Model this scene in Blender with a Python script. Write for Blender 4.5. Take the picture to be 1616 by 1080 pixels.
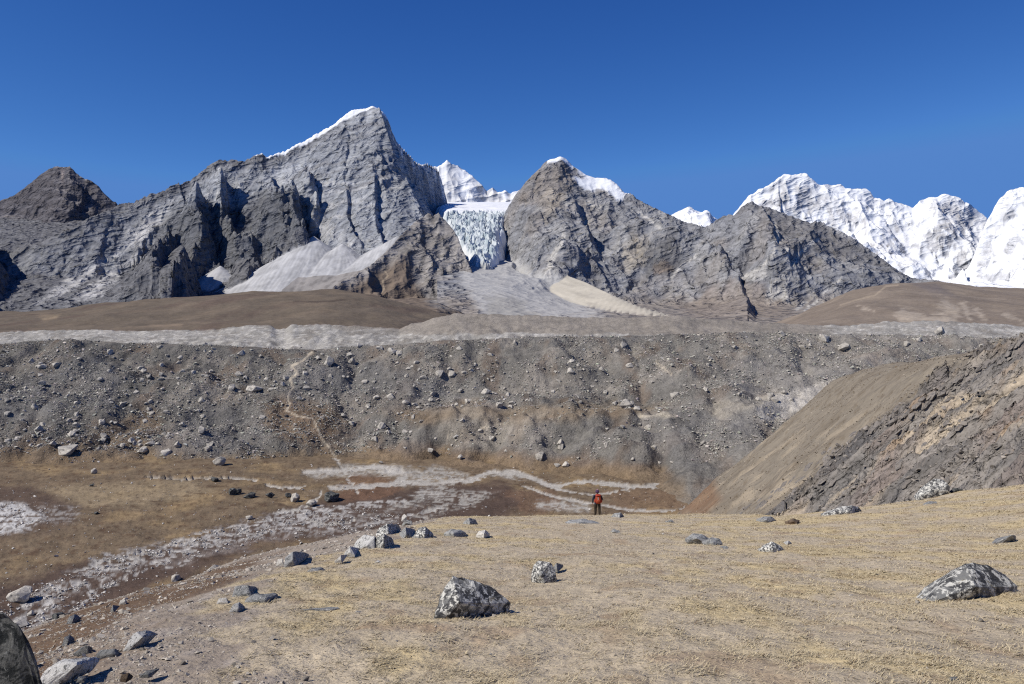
import bpy, bmesh, math, random
import numpy as np
from mathutils import Vector, Matrix

random.seed(7)
rng = np.random.default_rng(11)
for o in list(bpy.data.objects):
    bpy.data.objects.remove(o)
scene = bpy.context.scene
COL = scene.collection

# ------------------------------------------------------------------ camera
# Survey frame: the eye stands at the origin, +Y is the view direction, Z up.
F, U0, V0 = 1268.0, 808.0, 505.0          # focal length and horizon of the 1616 x 1080 photograph
cam_d = bpy.data.cameras.new('camera')
cam_d.sensor_width = 36.0
cam_d.lens = 36.0 * F / 1616.0
cam_d.shift_y = -(540.0 - V0) / 1616.0
cam_d.clip_start = 0.1
cam_d.clip_end = 60000.0
cam = bpy.data.objects.new('camera', cam_d)
cam.location = (0, 0, 0)
cam.rotation_euler = (math.radians(90), 0, 0)
COL.objects.link(cam)
scene.camera = cam

# ------------------------------------------------------------------ light
SUN_EL = math.radians(44.0)
SUN_H = Vector((-0.90, -0.435)).normalized()              # horizontal direction towards the sun
sun_dir = Vector((SUN_H.x * math.cos(SUN_EL), SUN_H.y * math.cos(SUN_EL), math.sin(SUN_EL)))
sun_d = bpy.data.lights.new('sun', 'SUN')
sun_d.energy = 5.0
sun_d.angle = math.radians(0.53)
sun_d.color = (1.0, 0.945, 0.85)
sun = bpy.data.objects.new('sun', sun_d)
sun.rotation_euler = (-sun_dir).to_track_quat('-Z', 'Y').to_euler()
COL.objects.link(sun)

world = bpy.data.worlds.new('World')
scene.world = world
world.use_nodes = True
wn = world.node_tree.nodes
wl = world.node_tree.links
wn.clear()
sky = wn.new('ShaderNodeTexSky')
sky.sky_type = 'NISHITA'
sky.sun_disc = False
sky.sun_elevation = SUN_EL
sky.sun_rotation = math.atan2(SUN_H.x, SUN_H.y)          # measured from +Y towards +X
sky.altitude = 5100.0
sky.air_density = 1.0
sky.dust_density = 0.0
sky.ozone_density = 10.0
bg = wn.new('ShaderNodeBackground')
bg.inputs['Strength'].default_value = 0.095
wo = wn.new('ShaderNodeOutputWorld')
# thin, very clear high-altitude air: each channel of the sky gets a little more contrast
sep = wn.new('ShaderNodeSeparateColor'); cmb = wn.new('ShaderNodeCombineColor')
wl.new(sky.outputs[0], sep.inputs[0])
for ch, (gain, power, top) in enumerate(((1.36, 1.9, 0.95), (1.065, 1.36, 2.45), (1.6, 0.91, 6.2))):
    pw = wn.new('ShaderNodeMath'); pw.operation = 'POWER'; pw.inputs[1].default_value = power
    ml = wn.new('ShaderNodeMath'); ml.operation = 'MULTIPLY'; ml.inputs[1].default_value = gain
    wl.new(sep.outputs[ch], pw.inputs[0]); wl.new(pw.outputs[0], ml.inputs[0]); 
    mn = wn.new('ShaderNodeMath'); mn.operation = 'MINIMUM'; mn.inputs[1].default_value = top
    wl.new(ml.outputs[0], mn.inputs[0]); wl.new(mn.outputs[0], cmb.inputs[ch])
wl.new(cmb.outputs[0], bg.inputs[0])
wl.new(bg.outputs[0], wo.inputs[0])

scene.view_settings.view_transform = 'Standard'
scene.view_settings.look = 'None'
scene.view_settings.gamma = 1.0
scene.view_settings.exposure = 0.0
scene.view_settings.use_curve_mapping = False
scene.cycles.filter_width = 1.2
scene.cycles.use_denoising = False
scene.cycles.max_bounces = 4
scene.cycles.diffuse_bounces = 1
scene.cycles.glossy_bounces = 1

# ------------------------------------------------------------------ numeric helpers
_G = []
for s in range(8):
    a = np.random.default_rng(100 + s).uniform(0, 2 * np.pi, (256, 256))
    _G.append((np.cos(a), np.sin(a)))


def perlin(x, y, seed=0):
    gx, gy = _G[seed % 8]
    x = np.asarray(x, float) + 13.7 * seed
    y = np.asarray(y, float) + 7.3 * seed
    xf = np.floor(x); yf = np.floor(y)
    xi = xf.astype(np.int64) & 255; yi = yf.astype(np.int64) & 255
    fx = x - xf; fy = y - yf
    x1 = (xi + 1) & 255; y1 = (yi + 1) & 255
    u = fx * fx * fx * (fx * (fx * 6 - 15) + 10)
    v = fy * fy * fy * (fy * (fy * 6 - 15) + 10)
    n00 = gx[xi, yi] * fx + gy[xi, yi] * fy
    n10 = gx[x1, yi] * (fx - 1) + gy[x1, yi] * fy
    n01 = gx[xi, y1] * fx + gy[xi, y1] * (fy - 1)
    n11 = gx[x1, y1] * (fx - 1) + gy[x1, y1] * (fy - 1)
    a = n00 + u * (n10 - n00)
    b = n01 + u * (n11 - n01)
    return (a + v * (b - a)) * 1.5


def fbm(x, y, octaves=4, seed=0, gain=0.5, lac=2.03):
    s = 0.0; a = 1.0
    for k in range(octaves):
        s = s + a * perlin(x, y, seed + k)
        a *= gain; x = x * lac; y = y * lac
    return s


def ridged(x, y, octaves=4, seed=0, gain=0.5, lac=2.07):
    s = 0.0; a = 1.0; w = 1.0
    for k in range(octaves):
        n = 1.0 - np.abs(perlin(x, y, seed + k)) * 1.6
        n = np.clip(n, 0, 1) ** 2
        s = s + a * n * w
        w = np.clip(n * 1.6, 0.25, 1)
        a *= gain; x = x * lac; y = y * lac
    return s


def sstep(a, b, x):
    t = np.clip((x - a) / (b - a), 0, 1)
    return t * t * (3 - 2 * t)


def splus(x, k=1.0):
    return k * np.logaddexp(0, x / k)


def smin(a, b, k):
    return -k * np.logaddexp(-a / k, -b / k)


def smax(a, b, k):
    return k * np.logaddexp(a / k, b / k)


def lin(r, g, b):
    def f(c):
        c /= 255.0
        return c / 12.92 if c <= 0.04045 else ((c + 0.055) / 1.055) ** 2.4
    return np.array([f(r), f(g), f(b)])


def mix(c, col, m):
    """blend an (n,3) colour array towards a colour by a mask"""
    m = np.clip(np.asarray(m, float), 0, 1)[..., None]
    return c * (1 - m) + np.asarray(col) * m


def P(u, v, Y):
    return np.array([Y * (u - U0) / F, Y, Y * (V0 - v) / F])


def hit(u, v, hfun, y0, y1, n=900, extra=0.0):
    """walk the sight line of a surveyed point out to the first place it meets a surface"""
    Y = np.geomspace(y0, y1, n)
    t = (u - U0) / F; e = (V0 - v) / F
    d = hfun(t * Y, Y) + extra - e * Y
    k = np.argmax(d > 0)
    if d[k] <= 0:
        k = int(np.argmax(d))
        return np.array([t * Y[k], Y[k], e * Y[k]])
    if k == 0:
        return np.array([t * Y[0], Y[0], e * Y[0]])
    a = d[k - 1] / (d[k - 1] - d[k])
    y = Y[k - 1] + a * (Y[k] - Y[k - 1])
    return np.array([t * y, y, e * y])


def seg_dist(X, Y, pts):
    """distance to a ground polyline, signed side (+ = right hand when it runs towards the eye), fraction along it"""
    pts = np.asarray(pts, float)
    best = np.full(X.shape, 1e18); side = np.zeros(X.shape); frac = np.zeros(X.shape)
    n = len(pts) - 1
    for i in range(n):
        ax, ay = pts[i][:2]; bx, by = pts[i + 1][:2]
        dx, dy = bx - ax, by - ay
        L2 = dx * dx + dy * dy + 1e-9
        rx = X - ax; ry = Y - ay
        q = np.clip((rx * dx + ry * dy) / L2, 0, 1)
        d2 = (rx - q * dx) ** 2 + (ry - q * dy) ** 2
        m = d2 < best
        best = np.where(m, d2, best)
        side = np.where(m, dx * ry - dy * rx, side)
        frac = np.where(m, (i + q) / n, frac)
    return np.sqrt(best), np.sign(side), frac


def in_poly(u, v, poly):
    """signed inside test of surveyed bearings against a polygon -> approx distance (positive inside)"""
    poly = np.asarray(poly, float)
    inside = np.zeros(u.shape, bool)
    best = np.full(u.shape, 1e18)
    n = len(poly)
    for i in range(n):
        ax, ay = poly[i]; bx, by = poly[(i + 1) % n]
        dx, dy = bx - ax, by - ay
        q = np.clip(((u - ax) * dx + (v - ay) * dy) / (dx * dx + dy * dy + 1e-9), 0, 1)
        d2 = (u - ax - q * dx) ** 2 + (v - ay - q * dy) ** 2
        best = np.minimum(best, d2)
        c = (ay > v) != (by > v)
        xs = ax + (v - ay) * dx / (dy if abs(dy) > 1e-9 else 1e-9)
        inside ^= c & (u < xs)
    d = np.sqrt(best)
    return np.where(inside, d, -d)


def uv_of(X, Y, Z):
    return U0 + F * X / Y, V0 - F * Z / Y


def tag(o, label, cat=None, group=None, kind=None):
    o['label'] = label
    if cat: o['category'] = cat
    if group: o['group'] = group
    if kind: o['kind'] = kind
    return o


# ------------------------------------------------------------------ materials
def nd(nt, kind, **kw):
    n = nt.nodes.new(kind)
    for k, v in kw.items():
        setattr(n, k, v)
    return n


def math_node(nt, op, a, b=None, c=None):
    n = nd(nt, 'ShaderNodeMath', operation=op)
    for i, x in enumerate((a, b, c)):
        if x is None: continue
        if isinstance(x, (int, float)): n.inputs[i].default_value = x
        else: nt.links.new(x, n.inputs[i])
    return n.outputs[0]


def new_mat(name):
    m = bpy.data.materials.new(name)
    m.use_nodes = True
    nt = m.node_tree
    nt.nodes.clear()
    out = nd(nt, 'ShaderNodeOutputMaterial')
    b = nd(nt, 'ShaderNodeBsdfPrincipled')
    b.inputs['Roughness'].default_value = 0.95
    b.inputs['Specular IOR Level'].default_value = 0.12
    nt.links.new(b.outputs[0], out.inputs[0])
    return m, nt, b


def noise_tex(nt, coord, scale, detail=6.0, rough=0.6, stretch=None, dist=0.0, ridge=False, tilt=0.0):
    if stretch:
        if tilt:
            rt = nd(nt, 'ShaderNodeMapping')
            rt.inputs['Rotation'].default_value = (0.0, tilt, 0.0)
            nt.links.new(coord, rt.inputs[0])
            coord = rt.outputs[0]
        mp = nd(nt, 'ShaderNodeMapping')
        mp.inputs['Scale'].default_value = stretch
        nt.links.new(coord, mp.inputs[0])
        coord = mp.outputs[0]
    t = nd(nt, 'ShaderNodeTexNoise')
    if ridge:
        t.noise_type = 'RIDGED_MULTIFRACTAL'
        t.inputs['Offset'].default_value = 0.9
        t.inputs['Gain'].default_value = 1.6
    t.inputs['Scale'].default_value = scale
    t.inputs['Detail'].default_value = detail
    t.inputs['Roughness'].default_value = rough
    t.inputs['Distortion'].default_value = dist
    nt.links.new(coord, t.inputs['Vector'])
    return t.outputs[0]


def terrain_mat(name, scales, contrast=0.5, bumps=(), rough=0.95, fine=(6.0, 5.0)):
    """surface colour comes from the 'albedo' attribute; noises of the given world scales add grain,
    'grain' (0..1) says how much of it a spot takes; bumps = [(scale, height in metres)]"""
    m, nt, b = new_mat(name)
    at = nd(nt, 'ShaderNodeAttribute', attribute_name='albedo')
    gr = nd(nt, 'ShaderNodeAttribute', attribute_name='grain')
    tc = nd(nt, 'ShaderNodeTexCoord').outputs['Object']
    f = None
    for s in scales:
        st = None
        if isinstance(s, tuple): s, st = s
        n = noise_tex(nt, tc, s, fine[0], stretch=st)
        n = math_node(nt, 'SUBTRACT', n, 0.5)
        f = n if f is None else math_node(nt, 'ADD', f, n)
    f = math_node(nt, 'MULTIPLY', f, contrast * 2.2)
    f = math_node(nt, 'MULTIPLY', f, gr.outputs['Fac'])
    f = math_node(nt, 'ADD', f, 1.0)
    f = math_node(nt, 'MAXIMUM', f, 0.25)
    mx = nd(nt, 'ShaderNodeVectorMath', operation='SCALE')
    nt.links.new(at.outputs['Color'], mx.inputs[0])
    nt.links.new(f, mx.inputs['Scale'])
    nt.links.new(mx.outputs[0], b.inputs['Base Color'])
    b.inputs['Roughness'].default_value = rough
    prev = None
    for bump in bumps:
        s, h = bump[:2]
        st = None
        if isinstance(s, tuple): s, st = s
        n = noise_tex(nt, tc, s, detail=fine[1], rough=0.6, stretch=st, ridge=len(bump) > 2, tilt=bump[2] if len(bump) > 2 else 0.0)
        bp = nd(nt, 'ShaderNodeBump')
        bp.inputs['Strength'].default_value = 1.0
        bp.inputs['Distance'].default_value = h
        nt.links.new(n, bp.inputs['Height'])
        nt.links.new(gr.outputs['Fac'], bp.inputs['Strength'])
        if prev is not None:
            nt.links.new(prev, bp.inputs['Normal'])
        prev = bp.outputs[0]
    if prev is not None:
        nt.links.new(prev, b.inputs['Normal'])
    return m


def grid_mesh(name, X, Y, Z, albedo, grain, mat, smooth=True):
    r, c = X.shape
    co = np.stack([X, Y, Z], -1).reshape(-1, 3).astype(np.float32)
    i = np.arange((r - 1) * (c - 1))
    a = (i // (c - 1)) * c + i % (c - 1)
    q = np.stack([a, a + 1, a + 1 + c, a + c], -1).reshape(-1).astype(np.int32)
    me = bpy.data.meshes.new(name)
    me.vertices.add(len(co)); me.vertices.foreach_set('co', co.reshape(-1))
    me.loops.add(len(q)); me.loops.foreach_set('vertex_index', q)
    me.polygons.add(len(i))
    me.polygons.foreach_set('loop_start', np.arange(0, len(q), 4, dtype=np.int32))
    me.update(calc_edges=True)
    me.polygons.foreach_set('use_smooth', np.full(len(i), smooth))
    at = me.attributes.new('albedo', 'FLOAT_COLOR', 'POINT')
    rgba = np.ones((len(co), 4), np.float32)
    rgba[:, :3] = np.clip(albedo.reshape(-1, 3), 0.005, 0.93)
    at.data.foreach_set('color', rgba.reshape(-1))
    ag = me.attributes.new('grain', 'FLOAT', 'POINT')
    g = np.broadcast_to(np.asarray(grain, np.float32), X.shape)
    ag.data.foreach_set('value', np.ascontiguousarray(g, dtype=np.float32).reshape(-1))
    me.materials.append(mat)
    o = bpy.data.objects.new(name, me)
    COL.objects.link(o)
    return o


def fan(u_a, u_b, nu, ys):
    """fan-shaped ground grid: nu bearings by the given distances"""
    t = (np.linspace(u_a, u_b, nu) - U0) / F
    Yg, T = np.meshgrid(np.asarray(ys, float), t, indexing='ij')
    return T * Yg, Yg


def slope_of(X, Y, Z):
    """ground gradient (dz/dx, dz/dy) on a fan grid"""
    dZr, dZc = np.gradient(Z)
    dXr, dXc = np.gradient(X)
    dYr, dYc = np.gradient(Y)
    det = dXc * dYr - dXr * dYc
    zx = (dZc * dYr - dZr * dYc) / det
    zy = (dXc * dZr - dXr * dZc) / det
    return zx, zy


def blur1(a, s):
    k = int(3 * s) + 1
    w = np.exp(-0.5 * (np.arange(-k, k + 1) / s) ** 2); w /= w.sum()
    return np.convolve(np.pad(a, k, mode='edge'), w, mode='valid')


class Skyline:
    """a mountain crest from its surveyed bearings: crest distance and height by bearing"""
    def __init__(self, pts, slope, jag=1.2, seed=1, back=1.0, reach=90.0, soft=22, calm=None):
        pts = np.asarray(pts, float)
        self.u = np.arange(pts[0, 0], pts[-1, 0] + 1, 1.0)
        v = np.interp(self.u, pts[:, 0], pts[:, 1])
        self.y = blur1(np.interp(self.u, pts[:, 0], pts[:, 2]), 12)
        j = perlin(self.u / 9.0, self.u * 0 + 3.3, seed) + 0.6 * perlin(self.u / 3.7, self.u * 0 + 9.1, seed + 1)
        if calm:
            j = j * (1 - 0.75 * sstep(calm[0] - 12, calm[0] + 12, self.u) * sstep(calm[1] + 8, calm[1] - 8, self.u))
        v = v + jag * j
        self.z = (V0 - v) / F * self.y
        self.zs = blur1(self.z, soft)
        self.slope = slope; self.back = back; self.reach = reach

    def __call__(self, X, Y):
        u = U0 + F * X / Y
        yr = np.interp(u, self.u, self.y)
        z0 = np.interp(u, self.u, self.z)
        zs = np.interp(u, self.u, self.zs)
        d = yr - Y
        w = np.exp(-np.abs(d) / self.reach)
        zr = zs + (z0 - zs) * w
        zr = np.where(d < 0, z0, zr)
        s = np.where(d > 0, self.slope, self.back)
        return zr - s * np.abs(d), d

# ================================================================== MOUNTAINS
M_ROCK = terrain_mat('mountain_rock', [(0.035, (1, 1, 2.2)), 0.11, (0.02, (1.0, 1.0, 3.5))], 0.45,
                     [((0.014, (1, 1, 0.8)), 13.0, 0.0), ((0.020, (0.5, 0.5, 1.8)), 4.2, 0.34), (0.09, 1.8)], fine=(5.0, 3.0))
M_SNOW = terrain_mat('snow_and_rock', [0.004, 0.02], 0.20, [((0.004, (1, 1, 0.8)), 48.0, 0.0), ((0.008, (0.5, 0.5, 1.6)), 16.0, 0.3)], fine=(3.0, 2.5))
M_TURF = terrain_mat('brown_turf', [0.02, 0.15, 0.5], 0.34, [(0.02, 4.0), (0.1, 1.6)], fine=(3.0, 2.0))

ROCK = lin(134, 137, 143)
ROCK_LIGHT = lin(168, 171, 176)
ROCK_DARK = lin(104, 107, 114)
SCREE = lin(170, 170, 171)
SNOW = np.array([0.80, 0.815, 0.84])
BROWN = lin(112, 100, 89)


def tent(X, Y, pts, sl, sr):
    """ridge with its own fall on the left and right hand"""
    pts = np.asarray(pts, float)
    out = np.full(X.shape, -1e9)
    for i in range(len(pts) - 1):
        ax, ay, az = pts[i]; bx, by, bz = pts[i + 1]
        dx, dy = bx - ax, by - ay
        L2 = dx * dx + dy * dy + 1e-9
        rx = X - ax; ry = Y - ay
        q = np.clip((rx * dx + ry * dy) / L2, 0, 1)
        d = np.sqrt((rx - q * dx) ** 2 + (ry - q * dy) ** 2)
        s = np.where(dx * ry - dy * rx > 0, sr, sl)
        out = np.maximum(out, az + q * (bz - az) - s * d)
    return out


def add_rib(H, X, Y, base, px, A, wl, wr, y0, y1):
    """a buttress: its crest rises A above the face, a long flank on the left, a short wall on the right"""
    pts = [hit(u, v, base, y0, y1, extra=A * 0.8) for u, v in px]
    d, side, q = seg_dist(X, Y, pts)
    d = np.abs(d * np.where(side == 0, 1, side) + 16 * perlin(X / 95.0, Y / 95.0, 3) + 8 * fbm(X / 38.0, Y / 38.0, 3, 6)) + 0.15 * wr * fbm(X / 20.0, Y / 20.0, 2, 3) if wr > 20 else d + 0.22 * wr * fbm(X / 45.0, Y / 45.0, 3, 3)
    w = np.where(side > 0, wr, wl)
    taper = sstep(0, 0.18, q) * sstep(0, 0.12, 1 - q) * 0.75 + 0.25
    prof = np.clip(1 - d / w, 0, 1)
    prof = np.where(side > 0, prof, prof ** 1.3)
    return H + A * taper * prof


def facets(X, Y, w, A, seed, long=1.5, bow=0.55):
    """angular rock: the lower envelope of tilted planes, so faces stay flat and meet in sharp edges"""
    rg = np.random.default_rng(900 + seed)
    J = rg.random((64, 64, 5))
    px = X / w + 0.25 * perlin(X / (1.6 * w), Y / (1.6 * w), seed)
    py = Y / (w * long) + 0.25 * perlin(X / (1.6 * w) + 9, Y / (1.6 * w), seed + 1)
    ix = np.floor(px).astype(int); iy = np.floor(py).astype(int)
    out = np.full(X.shape, 1e9)
    for di in (-1, 0, 1):
        for dj in (-1, 0, 1):
            c = J[(ix + di) & 63, (iy + dj) & 63]
            dx = px - (ix + di + c[..., 0]); dy = py - (iy + dj + c[..., 1])
            pl = c[..., 2] * 0.7 + (c[..., 3] - 0.5) * 1.7 * dx + (c[..., 4] - 0.5) * 1.3 * dy + bow * (dx * dx + dy * dy)
            out = np.minimum(out, pl)
    return A * (out - 0.25)


def add_gully(H, X, Y, base, px, A, w, y0, y1):
    pts = [hit(u, v, base, y0, y1) for u, v in px]
    d, side, q = seg_dist(X, Y, pts)
    d = d + 0.3 * w * fbm(X / 45.0, Y / 45.0, 3, 5)
    return H - A * sstep(1, 0.15, d / w) * (sstep(0, 0.2, q) * sstep(0, 0.1, 1 - q))


def cracks(X, Y, w, A, seed, tilt=0.25, warp=0.35):
    """broad lit panels ending in short right-facing steps"""
    p = (X + warp * w * perlin(X / (1.4 * w), Y / (1.7 * w), seed) + 0.12 * w * perlin(X / 30, Y / 30, seed + 3) + tilt * Y) / w
    k = np.floor(p); fr = p - k
    saw = np.where(fr < 0.9, fr / 0.9, (1 - fr) / 0.1)
    amp = np.clip(perlin(k * 0.37 + 0.5, Y / (1.9 * w), seed + 1) * 1.3 + 0.45, 0, 1.2)
    return A * amp * (saw - 0.5)


# ------------------------------------------------------------------ dark pyramid on the far left
def mountain_dark_left():
    sk = Skyline([(-200, 400, 4700), (-60, 350, 4500), (0, 317, 4400), (20, 309, 4400), (40, 295, 4400), (58, 281, 4400), (66, 274, 4400),
                  (78, 266, 4400), (85, 264, 4400), (110, 263, 4400), (118, 270, 4400), (126, 279, 4400), (136, 282, 4400),
                  (150, 289, 4400), (158, 297, 4400), (170, 311, 4400), (188, 323, 4400), (230, 345, 4500), (320, 400, 4700)],
                 1.25, 1.6, 5, reach=120)
    X, Y = fan(-160, 300, 260, np.linspace(3500, 4500, 150))
    z, d = sk(X, Y)
    m = 1 - np.exp(-np.clip(d, 0, 9e9) / 60)
    z = z + m * (50 * (ridged(X / 260, Y / 200, 3, 2) - 0.8) + facets(X, Y, 230, 90, 10, 1.0) + facets(X, Y, 90, 60, 11, 1.0) + facets(X, Y, 36, 20, 12, 1.0))
    ph = (z + 0.12 * X + 20 * perlin(X / 200, Y / 200, 6)) / 58
    fr = ph - np.floor(ph)
    z = z + m * 26 * (sstep(0.25, 0.6, fr) - fr)
    z = np.maximum(z, 60 + 0.2 * (Y - 2450))
    zx, zy = slope_of(X, Y, z)
    st = np.hypot(zx, zy)
    c = np.ones(X.shape + (3,)) * lin(94, 92, 96)
    c = mix(c, lin(132, 127, 126), sstep(0.9, 0.5, st) * 0.8)
    c = mix(c, lin(78, 75, 78), sstep(1.4, 2.2, st) * 0.6)
    u, v = uv_of(X, Y, z)
    c = mix(c, lin(150, 140, 136), sstep(3.5, 0, np.abs(u - 98 - 1.5 * perlin(v / 9, v * 0, 2))) * sstep(305, 268, v))
    o = grid_mesh('dark_pyramid_mountain', X, Y, z, c, 1.0, M_ROCK)
    tag(o, 'dark rocky pyramid mountain at the far left edge, lower than the main peak', 'mountain', kind='structure')


# ------------------------------------------------------------------ main peak with its buttresses, spur and talus
M1_SKY = Skyline([(-150, 420, 2900), (60, 385, 2950), (120, 352, 3000), (150, 341, 3050), (190, 322, 3150), (230, 310, 3180), (262, 303, 3200), (280, 293, 3220),
                  (310, 278, 3260), (328, 263, 3280), (345, 251, 3300), (352, 254, 3300), (362, 252, 3310), (385, 251, 3320),
                  (400, 247, 3330), (415, 241, 3340), (423, 247, 3345), (440, 240, 3360), (470, 228, 3380), (500, 212, 3410),
                  (520, 199, 3430), (545, 181, 3450), (558, 173, 3470), (578, 171, 3490), (588, 167, 3500), (596, 171, 3500),
                  (606, 178, 3510), (612, 186, 3530), (618, 204, 3560), (626, 222, 3600), (636, 235, 3680), (646, 243, 3760), (655, 252, 3840),
                  (662, 258, 3900), (672, 256, 4000), (682, 259, 4100), (692, 266, 4200), (702, 300, 4300), (716, 360, 4350), (760, 470, 4400), (900, 520, 4400)],
                 1.12, 1.5, 1, reach=90, calm=(440, 612))
M1_ARETE = [P(592, 173, 3495), P(604, 200, 3420), P(616, 236, 3330), P(638, 285, 3200), P(652, 318, 3110), P(668, 342, 3030), P(690, 352, 2850)]
SPUR_SKY = Skyline([(380, 520, 1900), (470, 482, 2150), (520, 456, 2300), (545, 440, 2380), (575, 424, 2450), (602, 404, 2520), (628, 376, 2620), (652, 352, 2720), (664, 344, 2760), (676, 336, 2800), (684, 340, 2800), (692, 335, 2800),
                    (702, 346, 2780), (714, 360, 2740), (722, 372, 2720), (730, 394, 2680), (738, 410, 2640), (748, 434, 2580), (758, 452, 2520), (768, 474, 2420), (776, 496, 2300), (790, 530, 2200), (820, 620, 2200)],
                   0.82, 1.2, 6, reach=60, soft=9, back=1.2)
M1_SHADE = [P(-150, 250, 3000), P(-60, 335, 2900), P(-22, 385, 2750), P(-12, 440, 2550), P(-30, 480, 2300)]
CONES = [((495, 374), 0.70, 62), ((348, 421), 0.70, 30), ((541, 386), 0.66, 45), ((628, 374), 0.60, 60)]


def m1_base(X, Y):
    z, d = M1_SKY(X, Y)
    u = U0 + F * X / Y
    k = np.interp(u, [0, 130, 260], [0.27, 0.27, 0.20])
    apron = 48 + k * (Y - 2450)
    apron = np.where(u > 640, apron - (u - 640) * 4.0, apron)
    z = smax(z, apron, 14)
    ar = tent(X, Y, M1_ARETE, 1.0, 1.75)
    z = np.maximum(z, ar)
    return z


def m1_full(X, Y):
    z0, d = M1_SKY(X, Y)
    base = m1_base(X, Y)
    u = U0 + F * X / Y
    face = sstep(0, 60, z0 - (48 + 0.22 * (Y - 2450))) * (1 - np.exp(-np.clip(d, 0, 9e9) / 70))
    H = base
    H = H + face * (26 * (ridged(X / 300 + 0.2 * perlin(X / 90, Y / 90, 5), Y / 480, 2, 1) - 0.85) + facets(X, Y, 200, 120, 1) + facets(X, Y, 76, 36, 2))
    H = H + face * (cracks(X, Y, 150, 25, 2) + cracks(X, Y, 66, 11, 4, -0.2))
    rb = lambda px, A, wl, wr: add_rib(H, X, Y, m1_base, px, A, wl, wr, 2300, 4200)
    H = rb([(300, 285), (312, 311), (310, 336), (318, 362), (296, 395), (276, 430), (262, 470)], 150, 250, 50)
    gl = lambda px, A, w: add_gully(H, X, Y, m1_base, px, A, w, 2300, 4200)
    H = rb([(268, 372), (262, 400), (248, 430), (238, 470)], 75, 90, 26)
    H = rb([(344, 253), (352, 280), (347, 302), (352, 325), (360, 347), (380, 385)], 98, 130, 36)
    H = rb([(414, 244), (426, 262), (432, 275), (440, 300)], 55, 80, 20)
    H = rb([(430, 275), (458, 306), (468, 330), (476, 352), (482, 372)], 125, 160, 42)
    H = rb([(415, 330), (448, 345), (446, 375), (436, 405), (425, 430)], 66, 100, 32)
    H = rb([(474, 245), (484, 262), (494, 285), (496, 305), (488, 322)], 80, 120, 26)
    H = rb([(545, 280), (548, 300), (546, 320), (552, 345), (572, 385)], 40, 110, 14)
    H = rb([(590, 265), (592, 290), (592, 320), (594, 350), (606, 385)], 46, 120, 14)
    H = rb([(380, 345), (395, 375), (400, 405), (385, 440)], 70, 110, 34)
    H = gl([(316, 318), (332, 360), (348, 398), (372, 432)], 70, 62)
    H = gl([(358, 272), (364, 305), (372, 340)], 42, 44)
    H = gl([(474, 318), (486, 348), (490, 374)], 50, 48)
    H = gl([(396, 395), (418, 412), (440, 432)], 55, 70)
    H = gl([(272, 380), (288, 418), (312, 458)], 55, 55)
    H = gl([(484, 265), (496, 300), (498, 322)], 30, 30)
    rough = face * sstep(0, 1, d / 120)
    lower = sstep(520, 380, u)
    H = H + rough * (2 + 6 * lower) * (ridged(X / 75 + 0.3 * perlin(X / 40, Y / 40, 2), Y / 170, 3, 3) - 0.7)
    H = H + face * (facets(X, Y, 34, 8, 3) + (1.5 + 2.0 * lower) * fbm(X / 18, Y / 26, 2, 5))
    ph = (H - 0.30 * X + 0.1 * Y + 70 * perlin(X / 300, Y / 300, 4) + 18 * perlin(X / 75, Y / 75, 7)) / 52
    fr = ph - np.floor(ph)
    H = H + face * 20 * np.clip(perlin(X / 130, Y / 130, 2) * 1.2, 0, 1) * (sstep(0.3, 0.6, fr) - fr)
    # spur in front, rock above, turf below
    sp, sd = SPUR_SKY(X, Y)
    sp = np.where((u < 380) | (u > 820), -1e3, sp)
    sf = (1 - np.exp(-np.clip(sd, 0, 9e9) / 40)) * sstep(10, 80, sp)
    sp = smax(sp, -20 + 0.062 * (Y - 1000) - np.clip(u - 690, 0, 400) * 0.5 - np.clip(470 - u, 0, 900) * 0.5, 12)
    spn = sp + sf * (18 * (ridged(X / 150, Y / 260, 2, 2) - 0.8) + facets(X, Y, 130, 80, 7) + cracks(X, Y, 50, 10, 1, -0.3) + facets(X, Y, 54, 36, 8) + facets(X, Y, 24, 12, 9) + cracks(X, Y, 105, 14, 6, 0.3) + 2 * fbm(X / 18, Y / 24, 2, 1)) + 2 * fbm(X / 40, Y / 60, 3, 1)
    spur = sp > H
    H = np.maximum(H, spn)
    # wall outside the left frame edge that throws the big shadow
    sh = tent(X, Y, M1_SHADE, 1.0, 1.7) + 14 * fbm(X / 70, Y / 70, 3, 6)
    H = np.maximum(H, sh)
    H = H + (1 - face) * (u < 560) * (~spur) * (7 * fbm(X / 60, Y / 90, 4, 2) + 3 * (ridged(X / 30, Y / 50, 2, 5) - 0.7))
    # talus cones
    talus = np.zeros(X.shape)
    for (cu, cv), s, r in CONES:
        a = hit(cu, cv, m1_base, 2300, 4000, extra=30)
        dx = X - a[0]; dy = Y - a[1]
        rr = np.hypot(dx, dy * 0.9)
        ang = np.arctan2(dx, -dy + 1e-6)
        cone = a[2] + 4 - s * rr + 1.4 * perlin(ang * 14, rr / 500, 2) * sstep(10, 120, rr)
        cone = cone + 0.00022 * rr ** 2
        k = sstep(-2, 5, cone - H) * sstep(430, 330, rr)
        H = np.where(k > 0, np.maximum(H, cone * k + H * (1 - k)), H)
        talus = np.maximum(talus, k)
    return H, d, face, talus, spur


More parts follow.
